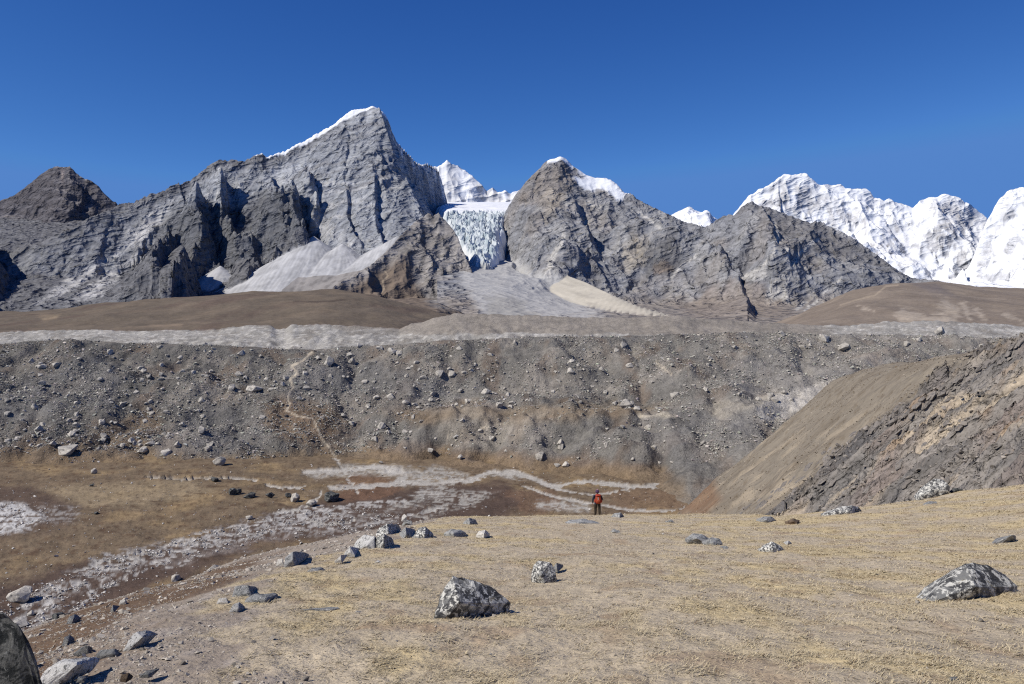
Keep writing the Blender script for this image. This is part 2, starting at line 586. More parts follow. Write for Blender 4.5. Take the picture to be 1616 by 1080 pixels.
def mountain_main():
    ys = np.concatenate([np.linspace(1100, 2320, 34, endpoint=False), np.linspace(2320, 3520, 240), np.linspace(3532, 4450, 34)])
    X, Y = fan(-150, 800, 610, ys)
    H, d, face, talus, spur = m1_full(X, Y)
    zx, zy = slope_of(X, Y, H)
    st = np.hypot(zx, zy)
    u, v = uv_of(X, Y, H)
    wu = u + 9 * fbm(X / 60, Y / 60, 3, 4); wv = v + 7 * fbm(X / 55 + 5, Y / 55, 3, 5)
    n = fbm(X / 120, Y / 160, 3, 6)
    c = np.ones(X.shape + (3,)) * ROCK
    c = mix(c, ROCK_LIGHT, sstep(-0.2, 0.7, n) * 0.6)
    c = mix(c, ROCK_DARK, sstep(0.1, 0.9, fbm(X / 70 + 9, Y / 110, 3, 2)) * 0.6)
    # strata bands sweeping across the face
    ph = (H - 0.30 * X + 0.1 * Y + 70 * perlin(X / 300, Y / 300, 4) + 18 * perlin(X / 75, Y / 75, 7)) / 52
    c = mix(c, lin(124, 121, 121), sstep(0.35, 0.75, perlin(ph * 1.3, X / 900, 3)) * 0.5 * face)
    c = mix(c, lin(192, 190, 188), sstep(0.2, 0.6, perlin(ph * 4.3, X / 500 + Y / 700, 5)) * 0.42 * face)
    c = mix(c, lin(110, 109, 112), sstep(0.25, 0.6, perlin(ph * 3.1 + 7, X / 400, 1)) * 0.42 * face)
    # darker buttress rock on the lower left of the peak
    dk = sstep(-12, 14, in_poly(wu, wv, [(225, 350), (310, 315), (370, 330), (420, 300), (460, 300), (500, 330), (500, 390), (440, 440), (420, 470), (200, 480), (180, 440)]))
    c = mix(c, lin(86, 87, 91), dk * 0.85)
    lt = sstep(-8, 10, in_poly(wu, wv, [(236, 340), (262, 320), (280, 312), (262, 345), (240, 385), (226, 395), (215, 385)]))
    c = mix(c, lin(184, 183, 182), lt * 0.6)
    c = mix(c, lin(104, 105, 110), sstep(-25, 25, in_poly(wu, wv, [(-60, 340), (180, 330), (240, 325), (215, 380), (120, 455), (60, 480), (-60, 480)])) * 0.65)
    # pale ledges on the lit crest and the wide face
    c = mix(c, lin(176, 173, 168), sstep(0.75, 0.3, st) * face * 0.7)
    lf = sstep(-10, 12, in_poly(wu, wv, [(490, 330), (560, 380), (560, 390), (520, 385), (475, 340)]))
    c = mix(c, SCREE, lf * 0.6)
    # rubble apron at the foot on the left
    ap = (1 - sstep(0.0, 0.6, face)) * (u < 560) * (~spur)
    c = mix(c, lin(104, 104, 107), ap * 0.9)
    c = mix(c, lin(80, 80, 84), ap * sstep(0.0, 0.6, fbm(X / 40, Y / 60, 3, 1)) * 0.6)
    # talus
    tn = fbm(X / 60, Y / 60, 3, 2)
    tl = np.clip(talus, 0, 1)
    streak = perlin(X / 9 + 0.3 * tn, Y / 90, 3)
    c = mix(c, SCREE * (1 + 0.14 * tn[..., None] + 0.22 * streak[..., None]), tl * (0.85 + 0.15 * sstep(-0.4, 0.2, tn)))
    for poly in ([(222, 392), (228, 400), (150, 470), (110, 476), (160, 440)], [(200, 385), (222, 375), (120, 455), (60, 480), (110, 440)], [(205, 372), (235, 345), (250, 330), (255, 345), (225, 392)]):
        c = mix(c, lin(172, 171, 171), sstep(-7, 6, in_poly(wu, wv, poly)) * 0.8)
    # spur: grey-brown rock, turf lower down
    c = mix(c, lin(134, 129, 125) * (1 + 0.3 * n[..., None]), spur * 0.85)
    c = mix(c, lin(92, 89, 88), spur * sstep(0.0, 0.6, fbm(X / 26, Y / 40, 3, 4)) * 0.5)
    tf = sstep(-10, 14, in_poly(wu, wv, [(470, 478), (560, 445), (610, 415), (640, 405), (655, 425), (655, 445), (680, 475), (720, 520), (600, 545), (430, 540)]))
    c = mix(c, BROWN, tf * spur * 0.95)
    c = mix(c, BROWN, sstep(478, 496, wv) * spur)
    dd, _, _ = seg_dist(u, v, [(607, 428), (612, 436), (604, 444), (606, 456), (602, 462)])
    c = mix(c, lin(160, 145, 125), sstep(1.6, 0.6, dd) * spur)
    # snow along the crest and on the shoulder
    wdt = np.interp(u, [415, 440, 470, 520, 560, 580, 592, 606, 618, 640], [0, 5, 9, 19, 28, 24, 22, 22, 12, 0])
    sn = sstep(1.15, 0.75, (d + 3 * perlin(X / 14, Y / 14, 2)) / (wdt + 0.01)) * (wdt > 0.1)
    sn = np.maximum(sn, (d < 0) * (u > 400) * (u < 640))
    pk = sstep(0.1, 0.5, fbm(X / 16, Y / 40, 3, 3) - (d - 40) / 90) * (u > 598) * (u < 640) * (d < 150) * (v < 245)
    sn = np.maximum(sn, pk * 0.9)
    c = mix(c, SNOW, sn)
    bs = sstep(0.0, 0.4, fbm(X / 30, Y / 60, 3, 1) - (d - 30) / 60) * (u > 640) * (u < 715) * (d < 110)
    c = mix(c, SNOW, bs * 0.6)
    g = 1 - 0.85 * tl - 0.5 * tf * spur
    g = g * (1 - 0.85 * sn)
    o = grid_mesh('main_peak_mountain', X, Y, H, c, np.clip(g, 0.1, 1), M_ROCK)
    tag(o, 'tall grey rock peak left of centre with snow along its crest and pale talus cones', 'mountain', kind='structure')


# ------------------------------------------------------------------ peak right of the icefall and its long ridge
M2_SKY = Skyline([(640, 560, 3300), (740, 500, 3250), (766, 455, 3250), (778, 425, 3260), (779, 402, 3280), (784, 372, 3310), (796, 338, 3330), (803, 324, 3320), (815, 305, 3310), (830, 287, 3300), (850, 266, 3300),
                  (862, 254, 3300), (868, 250, 3300), (876, 250, 3300), (885, 246, 3300), (895, 252, 3310), (902, 260, 3320), (912, 267, 3320), (925, 276, 3320),
                  (940, 281, 3320), (953, 280, 3320), (965, 284, 3310), (974, 291, 3300), (985, 303, 3280), (1000, 308, 3260), (1012, 318, 3240),
                  (1030, 326, 3220), (1043, 333, 3200), (1060, 340, 3180), (1080, 349, 3160), (1095, 353, 3140), (1112, 358, 3120),
                  (1125, 351, 3110), (1140, 341, 3100), (1150, 338, 3100), (1158, 341, 3100), (1166, 331, 3090), (1176, 322, 3080), (1187, 318, 3080), (1200, 325, 3070), (1212, 327, 3060),
                  (1230, 334, 3040), (1250, 341, 3020), (1278, 354, 3000), (1288, 350, 3000), (1300, 353, 2990), (1330, 366, 2960), (1360, 385, 2920),
                  (1390, 406, 2880), (1415, 425, 2840), (1440, 438, 2800), (1480, 443, 2700), (1550, 455, 2600), (1650, 462, 2500), (1800, 470, 2500)],
                 0.80, 1.7, 3, reach=90, calm=(862, 990))
M2_MOR = [P(880, 428, 2720), P(905, 438, 2600), P(930, 449, 2450), P(965, 465, 2250), P(1005, 481, 2050), P(1060, 498, 1850)]


def m2_base(X, Y):
    z, d = M2_SKY(X, Y)
    u = U0 + F * X / Y
    apron = 6 + np.interp(u, [740, 800, 900, 1000], [0.20, 0.18, 0.09, 0.05]) * (Y - 1850)
    apron = np.where(Y > 3100, apron - 0.5 * (Y - 3100), apron)
    return smax(z, apron, 12)


def mountain_middle():
    ys = np.concatenate([np.linspace(1500, 2250, 24, endpoint=False), np.linspace(2250, 3340, 208), np.linspace(3352, 3700, 8)])
    X, Y = fan(690, 1700, 620, ys)
    z0, d = M2_SKY(X, Y)
    H = m2_base(X, Y)
    u = U0 + F * X / Y
    face = sstep(0, 50, z0 - (6 + 0.08 * (Y - 1850))) * (1 - np.exp(-np.clip(d, 0, 9e9) / 70))
    H = H + face * (facets(X, Y, 210, 130, 4) + facets(X, Y, 80, 40, 5) + 30 * (ridged(X / 300 + 0.25 * perlin(X / 110, Y / 110, 5), Y / 380 - X / 900, 2, 4) - 0.85) + cracks(X, Y, 140, 22, 3, -0.5) + cracks(X, Y, 60, 10, 5, 0.3))
    rb = lambda px, A, wl, wr: add_rib(H, X, Y, m2_base, px, A, wl, wr, 1700, 3600)
    H = rb([(885, 262), (905, 285), (916, 312), (925, 340), (930, 372)], 62, 150, 40)
    H = rb([(800, 360), (815, 385), (850, 405), (862, 425), (845, 445)], 26, 140, 34)
    H = rb([(985, 318), (1010, 350), (1060, 380), (1110, 392), (1128, 410), (1135, 440)], 66, 180, 60)
    H = rb([(1190, 325), (1212, 350), (1222, 372), (1218, 395)], 48, 120, 22)
    H = rb([(1290, 355), (1270, 380), (1240, 410), (1245, 450)], 40, 120, 60)
    H = rb([(1120, 400), (1165, 440), (1178, 470), (1180, 490)], 36, 110, 18)
    H = H + face * (facets(X, Y, 35, 8, 6) + 2.0 * fbm(X / 18, Y / 26, 2, 6))
    ph = (H - 0.3 * X + 60 * perlin(X / 280, Y / 280, 2) + 16 * perlin(X / 70, Y / 70, 6)) / 46
    fr = ph - np.floor(ph)
    H = H + face * 17 * np.clip(perlin(X / 130, Y / 130, 2) * 1.2, 0, 1) * (sstep(0.3, 0.6, fr) - fr)
    # lateral moraine of pale sand below the icefall
    mo = tent(X, Y, M2_MOR, 0.5, 0.8)
    mor = mo > H
    H = np.maximum(H, mo + 2.5 * perlin(X / 22 + Y / 60, Y / 200, 4))
    zx, zy = slope_of(X, Y, H)
    st = np.hypot(zx, zy)
    u, v = uv_of(X, Y, H)
    wu = u + 10 * fbm(X / 60, Y / 60, 3, 4); wv = v + 8 * fbm(X / 55 + 5, Y / 55, 3, 5)
    n = fbm(X / 130, Y / 150, 4, 3)
    c = np.ones(X.shape + (3,)) * lin(128, 129, 133)
    c = mix(c, lin(158, 157, 156), sstep(-0.1, 0.7, n) * 0.6)
    c = mix(c, lin(108, 107, 109), sstep(0.0, 0.8, fbm(X / 75 + 9, Y / 90, 3, 1)) * 0.65)
    c = mix(c, lin(132, 123, 115), sstep(0.1, 0.7, fbm(X / 200 + 3, Y / 160, 3, 7)) * 0.35)

    def patch(poly, col, k=1.0, s=8):
        nonlocal c
        c = mix(c, col, sstep(-s, s, in_poly(wu, wv, poly)) * k)
    patch([(1000, 385), (1060, 380), (1085, 410), (1060, 440), (1010, 420)], lin(92, 92, 94), 0.7)
    patch([(1190, 325), (1300, 352), (1400, 415), (1440, 440), (1380, 420), (1300, 400), (1240, 370)], lin(100, 98, 99), 0.6)
    patch([(845, 265), (900, 262), (915, 290), (880, 330), (820, 320)], lin(128, 118, 108), 0.55)
    patch([(860, 300), (885, 300), (880, 345), (850, 345)], lin(170, 160, 145), 0.45)
    patch([(1000, 370), (1020, 372), (1018, 410), (995, 425), (980, 420)], lin(172, 160, 140), 0.45)
    patch([(1030, 418), (1055, 412), (1065, 428), (1035, 430)], lin(132, 116, 100), 0.6, 4)
    # warm sandy ground and till at the foot
    c = mix(c, lin(164, 160, 155), sstep(0.25, 0.6, perlin(ph * 3.7, X / 500 + Y / 700, 5)) * 0.4 * face)
    c = mix(c, lin(90, 89, 91), sstep(0.25, 0.6, perlin(ph * 2.9 + 7, X / 400, 1)) * 0.4 * face)
    low = sstep(452, 485, wv)
    c = mix(c, lin(136, 127, 118), low * 0.7)
    patch([(1130, 450), (1160, 440), (1200, 450), (1260, 500), (1100, 505), (1060, 480), (1100, 470)], lin(134, 122, 112), 0.5)
    # pale scree gullies
    for pl, w in (([(1222, 348), (1228, 372), (1222, 400), (1205, 418), (1172, 438)], 4), ([(1243, 395), (1244, 425), (1225, 445), (1212, 462)], 5),
                  ([(1290, 378), (1262, 400), (1246, 430)], 4), ([(1246, 430), (1238, 460), (1244, 472)], 3), ([(1330, 436), (1312, 452), (1298, 464)], 3),
                  ([(1272, 478), (1258, 488)], 4), ([(1290, 475), (1270, 490)], 3), ([(890, 372), (884, 390)], 4), ([(878, 394), (868, 415), (866, 440)], 7),
                  ([(1095, 402), (1070, 428), (1050, 446)], 3), ([(1010, 335), (1040, 360)], 4), ([(928, 320), (944, 326)], 6)):
        dd, _, _ = seg_dist(wu * 0.3 + u * 0.7, wv * 0.3 + v * 0.7, pl)
        c = mix(c, lin(176, 173, 168), sstep(w, w * 0.35, dd) * 0.85)
    patch([(1204, 418), (1170, 440), (1206, 440)], lin(165, 163, 160), 0.85, 4)
    patch([(1240, 428), (1205, 464), (1218, 480), (1245, 470), (1236, 450)], lin(168, 165, 160), 0.8, 5)
    # grey outwash fan below the icefall
    patch([(745, 385), (800, 405), (840, 425), (880, 440), (905, 470), (960, 500), (770, 505), (740, 465), (730, 430)], lin(172, 171, 169), 0.85, 10)
    patch([(770, 470), (810, 466), (830, 480), (850, 500), (770, 500)], lin(140, 138, 134), 0.7, 6)
    c = mix(c, lin(172, 166, 154) * (1 + 0.18 * perlin(X / 14 + Y / 50, Y / 160, 2)[..., None]), mor * 0.92)
    # hanging snowfield on the right shoulder, cap on the summit
    sn = sstep(-3, 3, in_poly(u + 3 * fbm(X / 20, Y / 20, 2, 3), v + 3 * fbm(X / 24, Y / 20, 2, 1),
                              [(902, 255), (925, 272), (945, 278), (960, 280), (975, 292), (987, 302), (982, 318), (972, 316), (962, 305), (955, 300), (940, 299), (925, 300), (912, 290), (905, 280), (925, 281), (915, 274)]))
    sn = sn * (d < 260)
    sn = np.maximum(sn, sstep(14, 9, d) * (u > 864) * (u < 905))
    sn = np.maximum(sn, (d < 0) * (u > 840) * (u < 1000))
    c = mix(c, SNOW, sn)
    fanm = sstep(-8, 8, in_poly(wu, wv, [(745, 385), (800, 405), (840, 425), (880, 440), (905, 470), (960, 500), (770, 505), (740, 465), (730, 430)]))
    g = (1 - 0.85 * sn) * (1 - 0.8 * mor) * (1 - 0.7 * fanm)
    o = grid_mesh('ridge_mountain', X, Y, H, c, np.clip(g, 0.1, 1), M_ROCK)
    tag(o, 'grey rock peak right of the icefall with a hanging snowfield and a long descending ridge', 'mountain', kind='structure')


# ------------------------------------------------------------------ far snow peaks
def snow_mountain(name, label, pts, slope, ua, ub, nu, y0, y1, ny, seed, rockiness, base, patches=(), rib=()):
    sk = Skyline(pts, slope, 1.9, seed, reach=130, soft=40)
    X, Y = fan(ua, ub, nu, np.linspace(y0, y1, ny))
    z, d = sk(X, Y)
    m = 1 - np.exp(-np.clip(d, 0, 9e9) / 150)
    S = y1 / 8500.0
    H = z + m * S * (130 * (ridged(X / (760 * S) + 0.3 * perlin(X / 300, Y / 300, 3), Y / (900 * S) + X / (1500 * S), 2, seed) - 0.85) + facets(X, Y, 460 * S, 430, seed + 7, 1.3) + facets(X, Y, 170 * S, 140, seed + 8, 1.3)
                     + cracks(X, Y, 330 * S, 70, seed, 0.35) + facets(X, Y, 70 * S, 42, seed + 9, 1.3) + 4 * fbm(X / 50, Y / 60, 2, seed + 1))
    H = np.maximum(H, base + 0.12 * (Y - y0) + 12 * fbm(X / 200, Y / 200, 3, 2))
    for px, A, wl, wr in rib:
        H = add_rib(H, X, Y, lambda a, b: sk(a, b)[0], px, A, wl, wr, y0, y1)
    zx, zy = slope_of(X, Y, H)
    st = np.hypot(zx, zy)
    u, v = uv_of(X, Y, H)
    nn = fbm(X / (170 * S), Y / (200 * S), 4, seed + 3)
    c = np.ones(X.shape + (3,)) * SNOW
    rk = sstep(0.0, 0.4, nn + 0.5 * fbm(X / (45 * S), Y / (50 * S), 3, 2) + (st - 1.35) * 0.9 + rockiness)
    bands = perlin((H + 0.25 * X) / (70 * S) + 0.8 * nn, X / (900 * S), 3)
    rk = np.clip(rk * (0.55 + 0.6 * sstep(-0.3, 0.4, bands)) + 0.5 * sstep(0.45, 0.7, bands) * sstep(-0.2, 0.3, nn), 0, 1)
    rk = rk * sstep(0, 140 * S, d + 40 * nn)
    for poly, k in patches:
        pm = sstep(-8, 8, in_poly(u + 10 * nn, v + 8 * nn, poly))
        rk = np.clip(rk + pm * k * sstep(-0.5, 0.35, fbm(X / (90 * S), Y / (60 * S), 3, 5)), 0, 1)
    c = mix(c, lin(146, 145, 148) * (1 + 0.2 * nn[..., None]), rk * 0.68)
    o = grid_mesh(name, X, Y, H, c, 0.6 + 0.4 * rk, M_SNOW)
    tag(o, label, 'mountain', kind='structure')


def far_snow():
    snow_mountain('snow_range_mountain', 'broad white snow range with two rounded tops, filling the far right behind the brown slopes',
                  [(1100, 400, 8600), (1140, 360, 8600), (1165, 330, 8600), (1180, 310, 8600), (1198, 299, 8600), (1212, 293, 8600), (1228, 281, 8600), (1238, 274, 8600), (1248, 276, 8600),
                   (1258, 275, 8600), (1270, 272, 8600), (1280, 280, 8600), (1290, 291, 8600), (1313, 292, 8600), (1326, 290, 8600), (1334, 297, 8600),
                   (1350, 298, 8600), (1366, 297, 8600), (1374, 303, 8600), (1380, 312, 8600), (1396, 316, 8600), (1402, 313, 8600), (1420, 321, 8600), (1441, 328, 8600),
                   (1452, 317, 8600), (1466, 311, 8600), (1478, 311, 8600), (1490, 306, 8600), (1512, 311, 8600), (1530, 322, 8600), (1548, 336, 8600), (1560, 345, 8600),
                   (1580, 352, 8700), (1640, 380, 8700), (1800, 400, 8700)],
                  1.02, 1100, 1740, 380, 7200, 8750, 165, 2, -0.48, 300,
                  [([(1215, 295), (1240, 285), (1290, 300), (1310, 330), (1260, 340), (1190, 325)], 0.75),
                   ([(1470, 320), (1500, 312), (1545, 340), (1520, 380), (1480, 380)], 0.7),
                   ([(1400, 350), (1470, 340), (1480, 400), (1430, 420), (1370, 400)], 0.35)])
    snow_mountain('snow_face_mountain', 'steep white snow face cut off by the right edge of the picture',
                  [(1470, 480, 7600), (1530, 420, 7700), (1556, 352, 7800), (1562, 340, 7800), (1570, 325, 7800), (1578, 312, 7800), (1590, 301, 7800), (1600, 297, 7800), (1616, 296, 7800),
                   (1660, 285, 7800), (1720, 270, 7800), (1800, 265, 7800)],
                  1.15, 1480, 1760, 190, 6700, 7900, 130, 5, -0.3, 260)
    snow_mountain('small_snow_peak', 'small bright snow peak showing in the gap between two grey ridges', 
                  [(1000, 380, 7000), (1040, 350, 7000), (1062, 338, 7000), (1076, 332, 7000), (1088, 325, 7000), (1098, 333, 7000), (1112, 336, 7000), (1128, 343, 7000), (1150, 360, 7000), (1200, 400, 7000)],
                  0.8, 1010, 1190, 110, 6400, 7100, 70, 4, -0.8, 500)
    snow_mountain('snow_cirque_peak', 'pale snow dusted rock peak standing behind the icefall',
                  [(600, 330, 5200), (640, 285, 5200), (665, 262, 5200), (680, 263, 5200), (690, 262, 5200), (697, 258, 5200), (706, 253, 5200), (713, 257, 5200), (730, 266, 5200), (745, 276, 5200), (755, 286, 5200),
                   (768, 300, 5200), (778, 296, 5200), (786, 303, 5200), (796, 300, 5200), (806, 304, 5200), (820, 300, 5200), (850, 290, 5200), (900, 300, 5200)],
                  1.5, 600, 900, 200, 4500, 5300, 100, 6, 0.12, 600,
                  [([(755, 300), (775, 292), (830, 300), (810, 330), (750, 325)], 0.9)])


# ------------------------------------------------------------------ icefall
def icefall():
    ys = np.concatenate([np.linspace(2680, 3500, 190), np.linspace(3530, 4700, 20)])
    X, Y = fan(676, 835, 170, ys)
    u = U0 + F * X / Y
    vv = np.interp(Y, [2640, 2740, 2860, 3100, 3300, 3420, 3500, 4700], [450, 412, 398, 366, 341, 331, 328, 319])
    Z = (V0 - vv) / F * Y
    # ice lies in a trough: it thins out towards the rock on both sides
    lo = np.interp(vv, [320, 331, 345, 365, 390, 412, 425], [690, 698, 704, 716, 738, 752, 760])
    hi = np.interp(vv, [320, 331, 345, 365, 390, 412, 425], [830, 806, 793, 786, 784, 776, 770])
    e = np.minimum(u - lo, hi - u) + 5 * fbm(X / 60, Y / 60, 3, 1)
    Z = Z - 10 * splus(-e, 2.0)
    fall = sstep(331, 337, vv) * sstep(-6, 6, e)
    bx, by = X / 26 + 0.5 * perlin(X / 50, Y / 50, 2), Y / 34 + 0.5 * perlin(X / 50 + 7, Y / 50, 3)
    blk = perlin(np.floor(bx) * 0.731 + 0.37, np.floor(by) * 0.917 + 0.21, 4)
    crack = np.minimum(np.minimum(bx - np.floor(bx), 1 - bx + np.floor(bx)), np.minimum(by - np.floor(by), 1 - by + np.floor(by)))
    Z = Z + fall * (13 * blk + 13 * (ridged(X / 34, Y / 45, 3, 1) - 0.8) - 11 * sstep(0.12, 0.0, crack)) + (1 - fall) * 4 * fbm(X / 120, Y / 120, 3, 2)
    n = fbm(X / 35, Y / 45, 3, 5)
    c = np.ones(X.shape + (3,)) * SNOW
    c = mix(c, lin(188, 196, 200), fall * 0.95)
    c = mix(c, lin(146, 162, 171), fall * sstep(0.0, 0.6, n + 0.3 * blk) * 0.75)
    c = mix(c, lin(150, 148, 145), sstep(408, 422, vv + 5 * n) * 0.8)
    m, nt, b = new_mat('glacier_ice')
    at = nd(nt, 'ShaderNodeAttribute', attribute_name='albedo')
    nt.links.new(at.outputs['Color'], b.inputs['Base Color'])
    b.inputs['Roughness'].default_value = 0.6
    b.inputs['Specular IOR Level'].default_value = 0.3
    o = grid_mesh('icefall', X, Y, Z, c, 0.3, m, smooth=False)
    tag(o, 'pale blue broken icefall spilling down between two grey rock peaks', 'glacier', kind='structure')


mountain_dark_left()
mountain_main()
mountain_middle()
far_snow()
icefall()

# ================================================================== NEARER GROUND
M_TILL = terrain_mat('moraine_till', [0.25, 1.1, 2.4, 0.05], 0.52, [(0.35, 1.1), (1.2, 0.5), (3.5, 0.15)])
M_FLOOR = terrain_mat('valley_ground', [0.12, 0.7, 2.2], 0.42, [(0.5, 0.35), (2.0, 0.12)])
M_SLABS = terrain_mat('slab_rock', [(0.5, (1.0, 1.0, 2.0)), 2.2, 0.12], 0.42, [((0.16, (1, 1, 1)), 0.9, 0.0), ((0.3, (0.35, 0.6, 2.2)), 0.55, 0.72), (2.2, 0.2)], fine=(6.0, 4.0))
M_KNOLL = terrain_mat('dry_turf', [0.5, 3.0, 14.0], 0.24, [(2.0, 0.10), (9.0, 0.035), (40.0, 0.008)])

TILL_WHITE = lin(152, 149, 143)


# ------------------------------------------------------------------ brown turf hills in front of the mountains
def hill(name, label, tops, ua, ub, nu, y_a, y_b, y_end, colfun, foot=None, smooth=True, n_rows=96):
    """rounded hill whose brow is surveyed by bearing: tops = [(u, v)] at distance y_b, toe at y_a"""
    tops = np.asarray(tops, float)
    X, Y = fan(ua, ub, nu, np.concatenate([np.linspace(y_a, y_b, n_rows), np.linspace(y_b * 1.004, y_end, 14)]))
    u = U0 + F * X / Y
    uu = np.arange(tops[0, 0], tops[-1, 0] + 1.0)
    vt = blur1(np.interp(uu, tops[:, 0], tops[:, 1]), 7)
    zt = (V0 - np.interp(u, uu, vt)) / F * y_b
    zf = -16.0 if foot is None else (V0 - np.interp(u, *foot)) / F * y_a
    q = np.clip((Y - y_a) / (y_b - y_a), 0, 1)
    Z = zf + (zt - zf) * (0.35 * q + 0.65 * np.sin(q * np.pi / 2) ** 1.3)
    Z = np.where(Y > y_b, zt - (Y - y_b) * 0.12, Z)
    Z = Z + (5.0 * fbm(X / 160, Y / 200, 3, 3) + 1.2 * fbm(X / 30, Y / 40, 3, 1)) * sstep(0, 0.15, q) * sstep(0, 0.2, 1.001 - q * 0.85)
    u, v = uv_of(X, Y, Z)
    c = colfun(X, Y, Z, u, v)
    o = grid_mesh(name, X, Y, Z, c, 0.8, M_TURF, smooth)
    tag(o, label, 'hill', kind='structure')


def col_left(X, Y, Z, u, v):
    n = fbm(X / 90, Y / 120, 4, 2)
    c = np.ones(X.shape + (3,)) * lin(102, 92, 80)
    c = mix(c, lin(117, 104, 89), sstep(-0.2, 0.7, n) * 0.6)
    c = mix(c, lin(92, 78, 70), sstep(0.1, 0.8, fbm(X / 60 + 4, Y / 300, 3, 5)) * 0.6)
    wu = u + 12 * n; wv = v + 3 * n
    c = mix(c, lin(150, 132, 108), sstep(-2, 3, in_poly(wu, wv, [(60, 502), (95, 496), (90, 503), (70, 507)])) * 0.7)
    c = mix(c, lin(150, 132, 112), sstep(-2, 3, in_poly(wu, wv, [(205, 517), (240, 513), (290, 511), (288, 516)])) * 0.6)
    c = mix(c, lin(70, 60, 54), sstep(2.2, 0.6, seg_dist(wu, v, [(470, 476), (510, 477), (545, 473)])[0]) * 0.6)
    return c


def col_right(X, Y, Z, u, v):
    n = fbm(X / 110, Y / 140, 4, 2)
    c = np.ones(X.shape + (3,)) * lin(122, 111, 100)
    c = mix(c, lin(142, 130, 116), sstep(-0.2, 0.7, n) * 0.6)
    wu = u + 10 * n; wv = v + 4 * n
    pale = lin(178, 166, 150)
    for pl, w in (([(1490, 480), (1510, 492), (1500, 504), (1480, 508)], 7), ([(1520, 478), (1530, 500)], 4), ([(1420, 490), (1450, 498)], 4), ([(1540, 488), (1550, 500)], 4),
                  ([(1360, 485), (1375, 492)], 3), ([(1585, 497), (1616, 508)], 3), ([(1490, 500), (1420, 505)], 4)):
        c = mix(c, pale, sstep(w * 1.8, 0, seg_dist(wu + 8 * fbm(X / 30, Y / 40, 3, 6), wv + 5 * fbm(X / 24, Y / 40, 3, 1), pl)[0]) * 0.6)
    c = mix(c, lin(160, 146, 128), sstep(2, 0.7, seg_dist(u, v, [(1325, 482), (1350, 474), (1380, 467), (1398, 452), (1418, 450)])[0]) * 0.6)
    c = mix(c, lin(104, 98, 98), sstep(-4, 5, in_poly(wu, wv, [(1430, 445), (1480, 448), (1510, 468), (1470, 464)])) * 0.6)
    return c


hill('turf_hill', 'smooth brown turf hill below the main peak on the left',
     [(-200, 492), (0, 494), (60, 492), (100, 489), (170, 479), (260, 471), (340, 466), (430, 462), (500, 459), (540, 459), (600, 468), (660, 486), (740, 507), (800, 540)],
     -180, 790, 290, 690, 1500, 1700, col_left)
hill('turf_shoulder', 'pale brown turf shoulder below the snow range on the right, streaked with sand',
     [(1180, 520), (1230, 508), (1270, 492), (1300, 479), (1340, 462), (1390, 451), (1430, 447), (1480, 446), (1550, 455), (1616, 458), (1720, 462), (1800, 465)],
     1200, 1760, 210, 760, 2050, 2350, col_right)


# ------------------------------------------------------------------ pale inner wall of the far moraine and the rubble glacier
WALL_TOP = np.array([(-200, 528), (0, 525), (70, 522), (150, 521), (200, 523), (300, 522), (340, 521), (372, 516), (400, 514), (425, 514), (436, 519), (450, 519), (462, 513),
                     (520, 513), (560, 515), (600, 517), (630, 520), (650, 513), (690, 501), (720, 497), (760, 496), (820, 498), (880, 500), (940, 502), (1000, 502),
                     (1040, 499), (1065, 498), (1100, 503), (1150, 507), (1220, 510), (1290, 514), (1340, 514), (1400, 509), (1480, 508), (1560, 511), (1616, 516), (1750, 520)], float)


def far_wall():
    X, Y = fan(-180, 1760, 700, np.concatenate([np.linspace(585, 700, 46), np.linspace(704, 860, 16)]))
    u = U0 + F * X / Y
    vt = np.interp(u, WALL_TOP[:, 0], WALL_TOP[:, 1])
    jag = 1.3 * perlin(u / 17, u * 0 + 2.2, 2) + 0.9 * perlin(u / 6, u * 0, 3) + 0.5 * perlin(u / 2.6, u * 0 + 6, 1)
    zt = (V0 - vt) / F * 700.0 - jag * 0.6 * np.exp(-np.clip(700 - Y, 0, 999) / 14.0)
    q = np.clip((Y - 560) / 140, 0, 1)
    Z = -34 + (zt + 34) * q ** 1.2
    Z = Z + q * (1 - q) * 4 * (4 * fbm(X / 30, Y / 24, 3, 4) + 2.2 * fbm(X / 8, Y / 10, 4, 1)) * 0.5
    Z = np.where(Y > 700, zt - (Y - 700) * 0.02 + 1.4 * fbm(X / 25, Y / 30, 3, 2), Z)
    u, v = uv_of(X, Y, Z)
    n = fbm(X / 18, Y / 14, 4, 3)
    wu = u + 15 * n; wv = v + 4 * n
    c = np.ones(X.shape + (3,)) * lin(138, 131, 122)
    white = sstep(560, 500, wu) + sstep(690, 560, wu) * 0.9 * sstep(518, 524, wv)
    white = np.maximum(white, sstep(2.0, 5.0, wv - 524) * (wu < 1060))
    white = np.maximum(white, sstep(1270, 1330, wu))
    white = np.clip(white, 0, 1)
    c = mix(c, TILL_WHITE * (1 + 0.25 * n[..., None]), white * 0.9)
    c = mix(c, lin(128, 122, 114), sstep(0.0, 0.5, fbm(X / 22, Y / 10, 4, 6)) * 0.6)
    c = mix(c, lin(206, 202, 194), white * sstep(0.2, 0.6, fbm(X / 5, Y / 5, 3, 2)) * 0.5)
    c = mix(c, lin(120, 108, 98), (Y > 700) * (u < 640) * 0.9)
    o = grid_mesh('far_moraine_wall', X, Y, Z, c, 0.8, M_TILL)
    tag(o, 'long pale grey eroded wall of the far moraine below the brown hills', 'moraine', kind='structure')


far_wall()

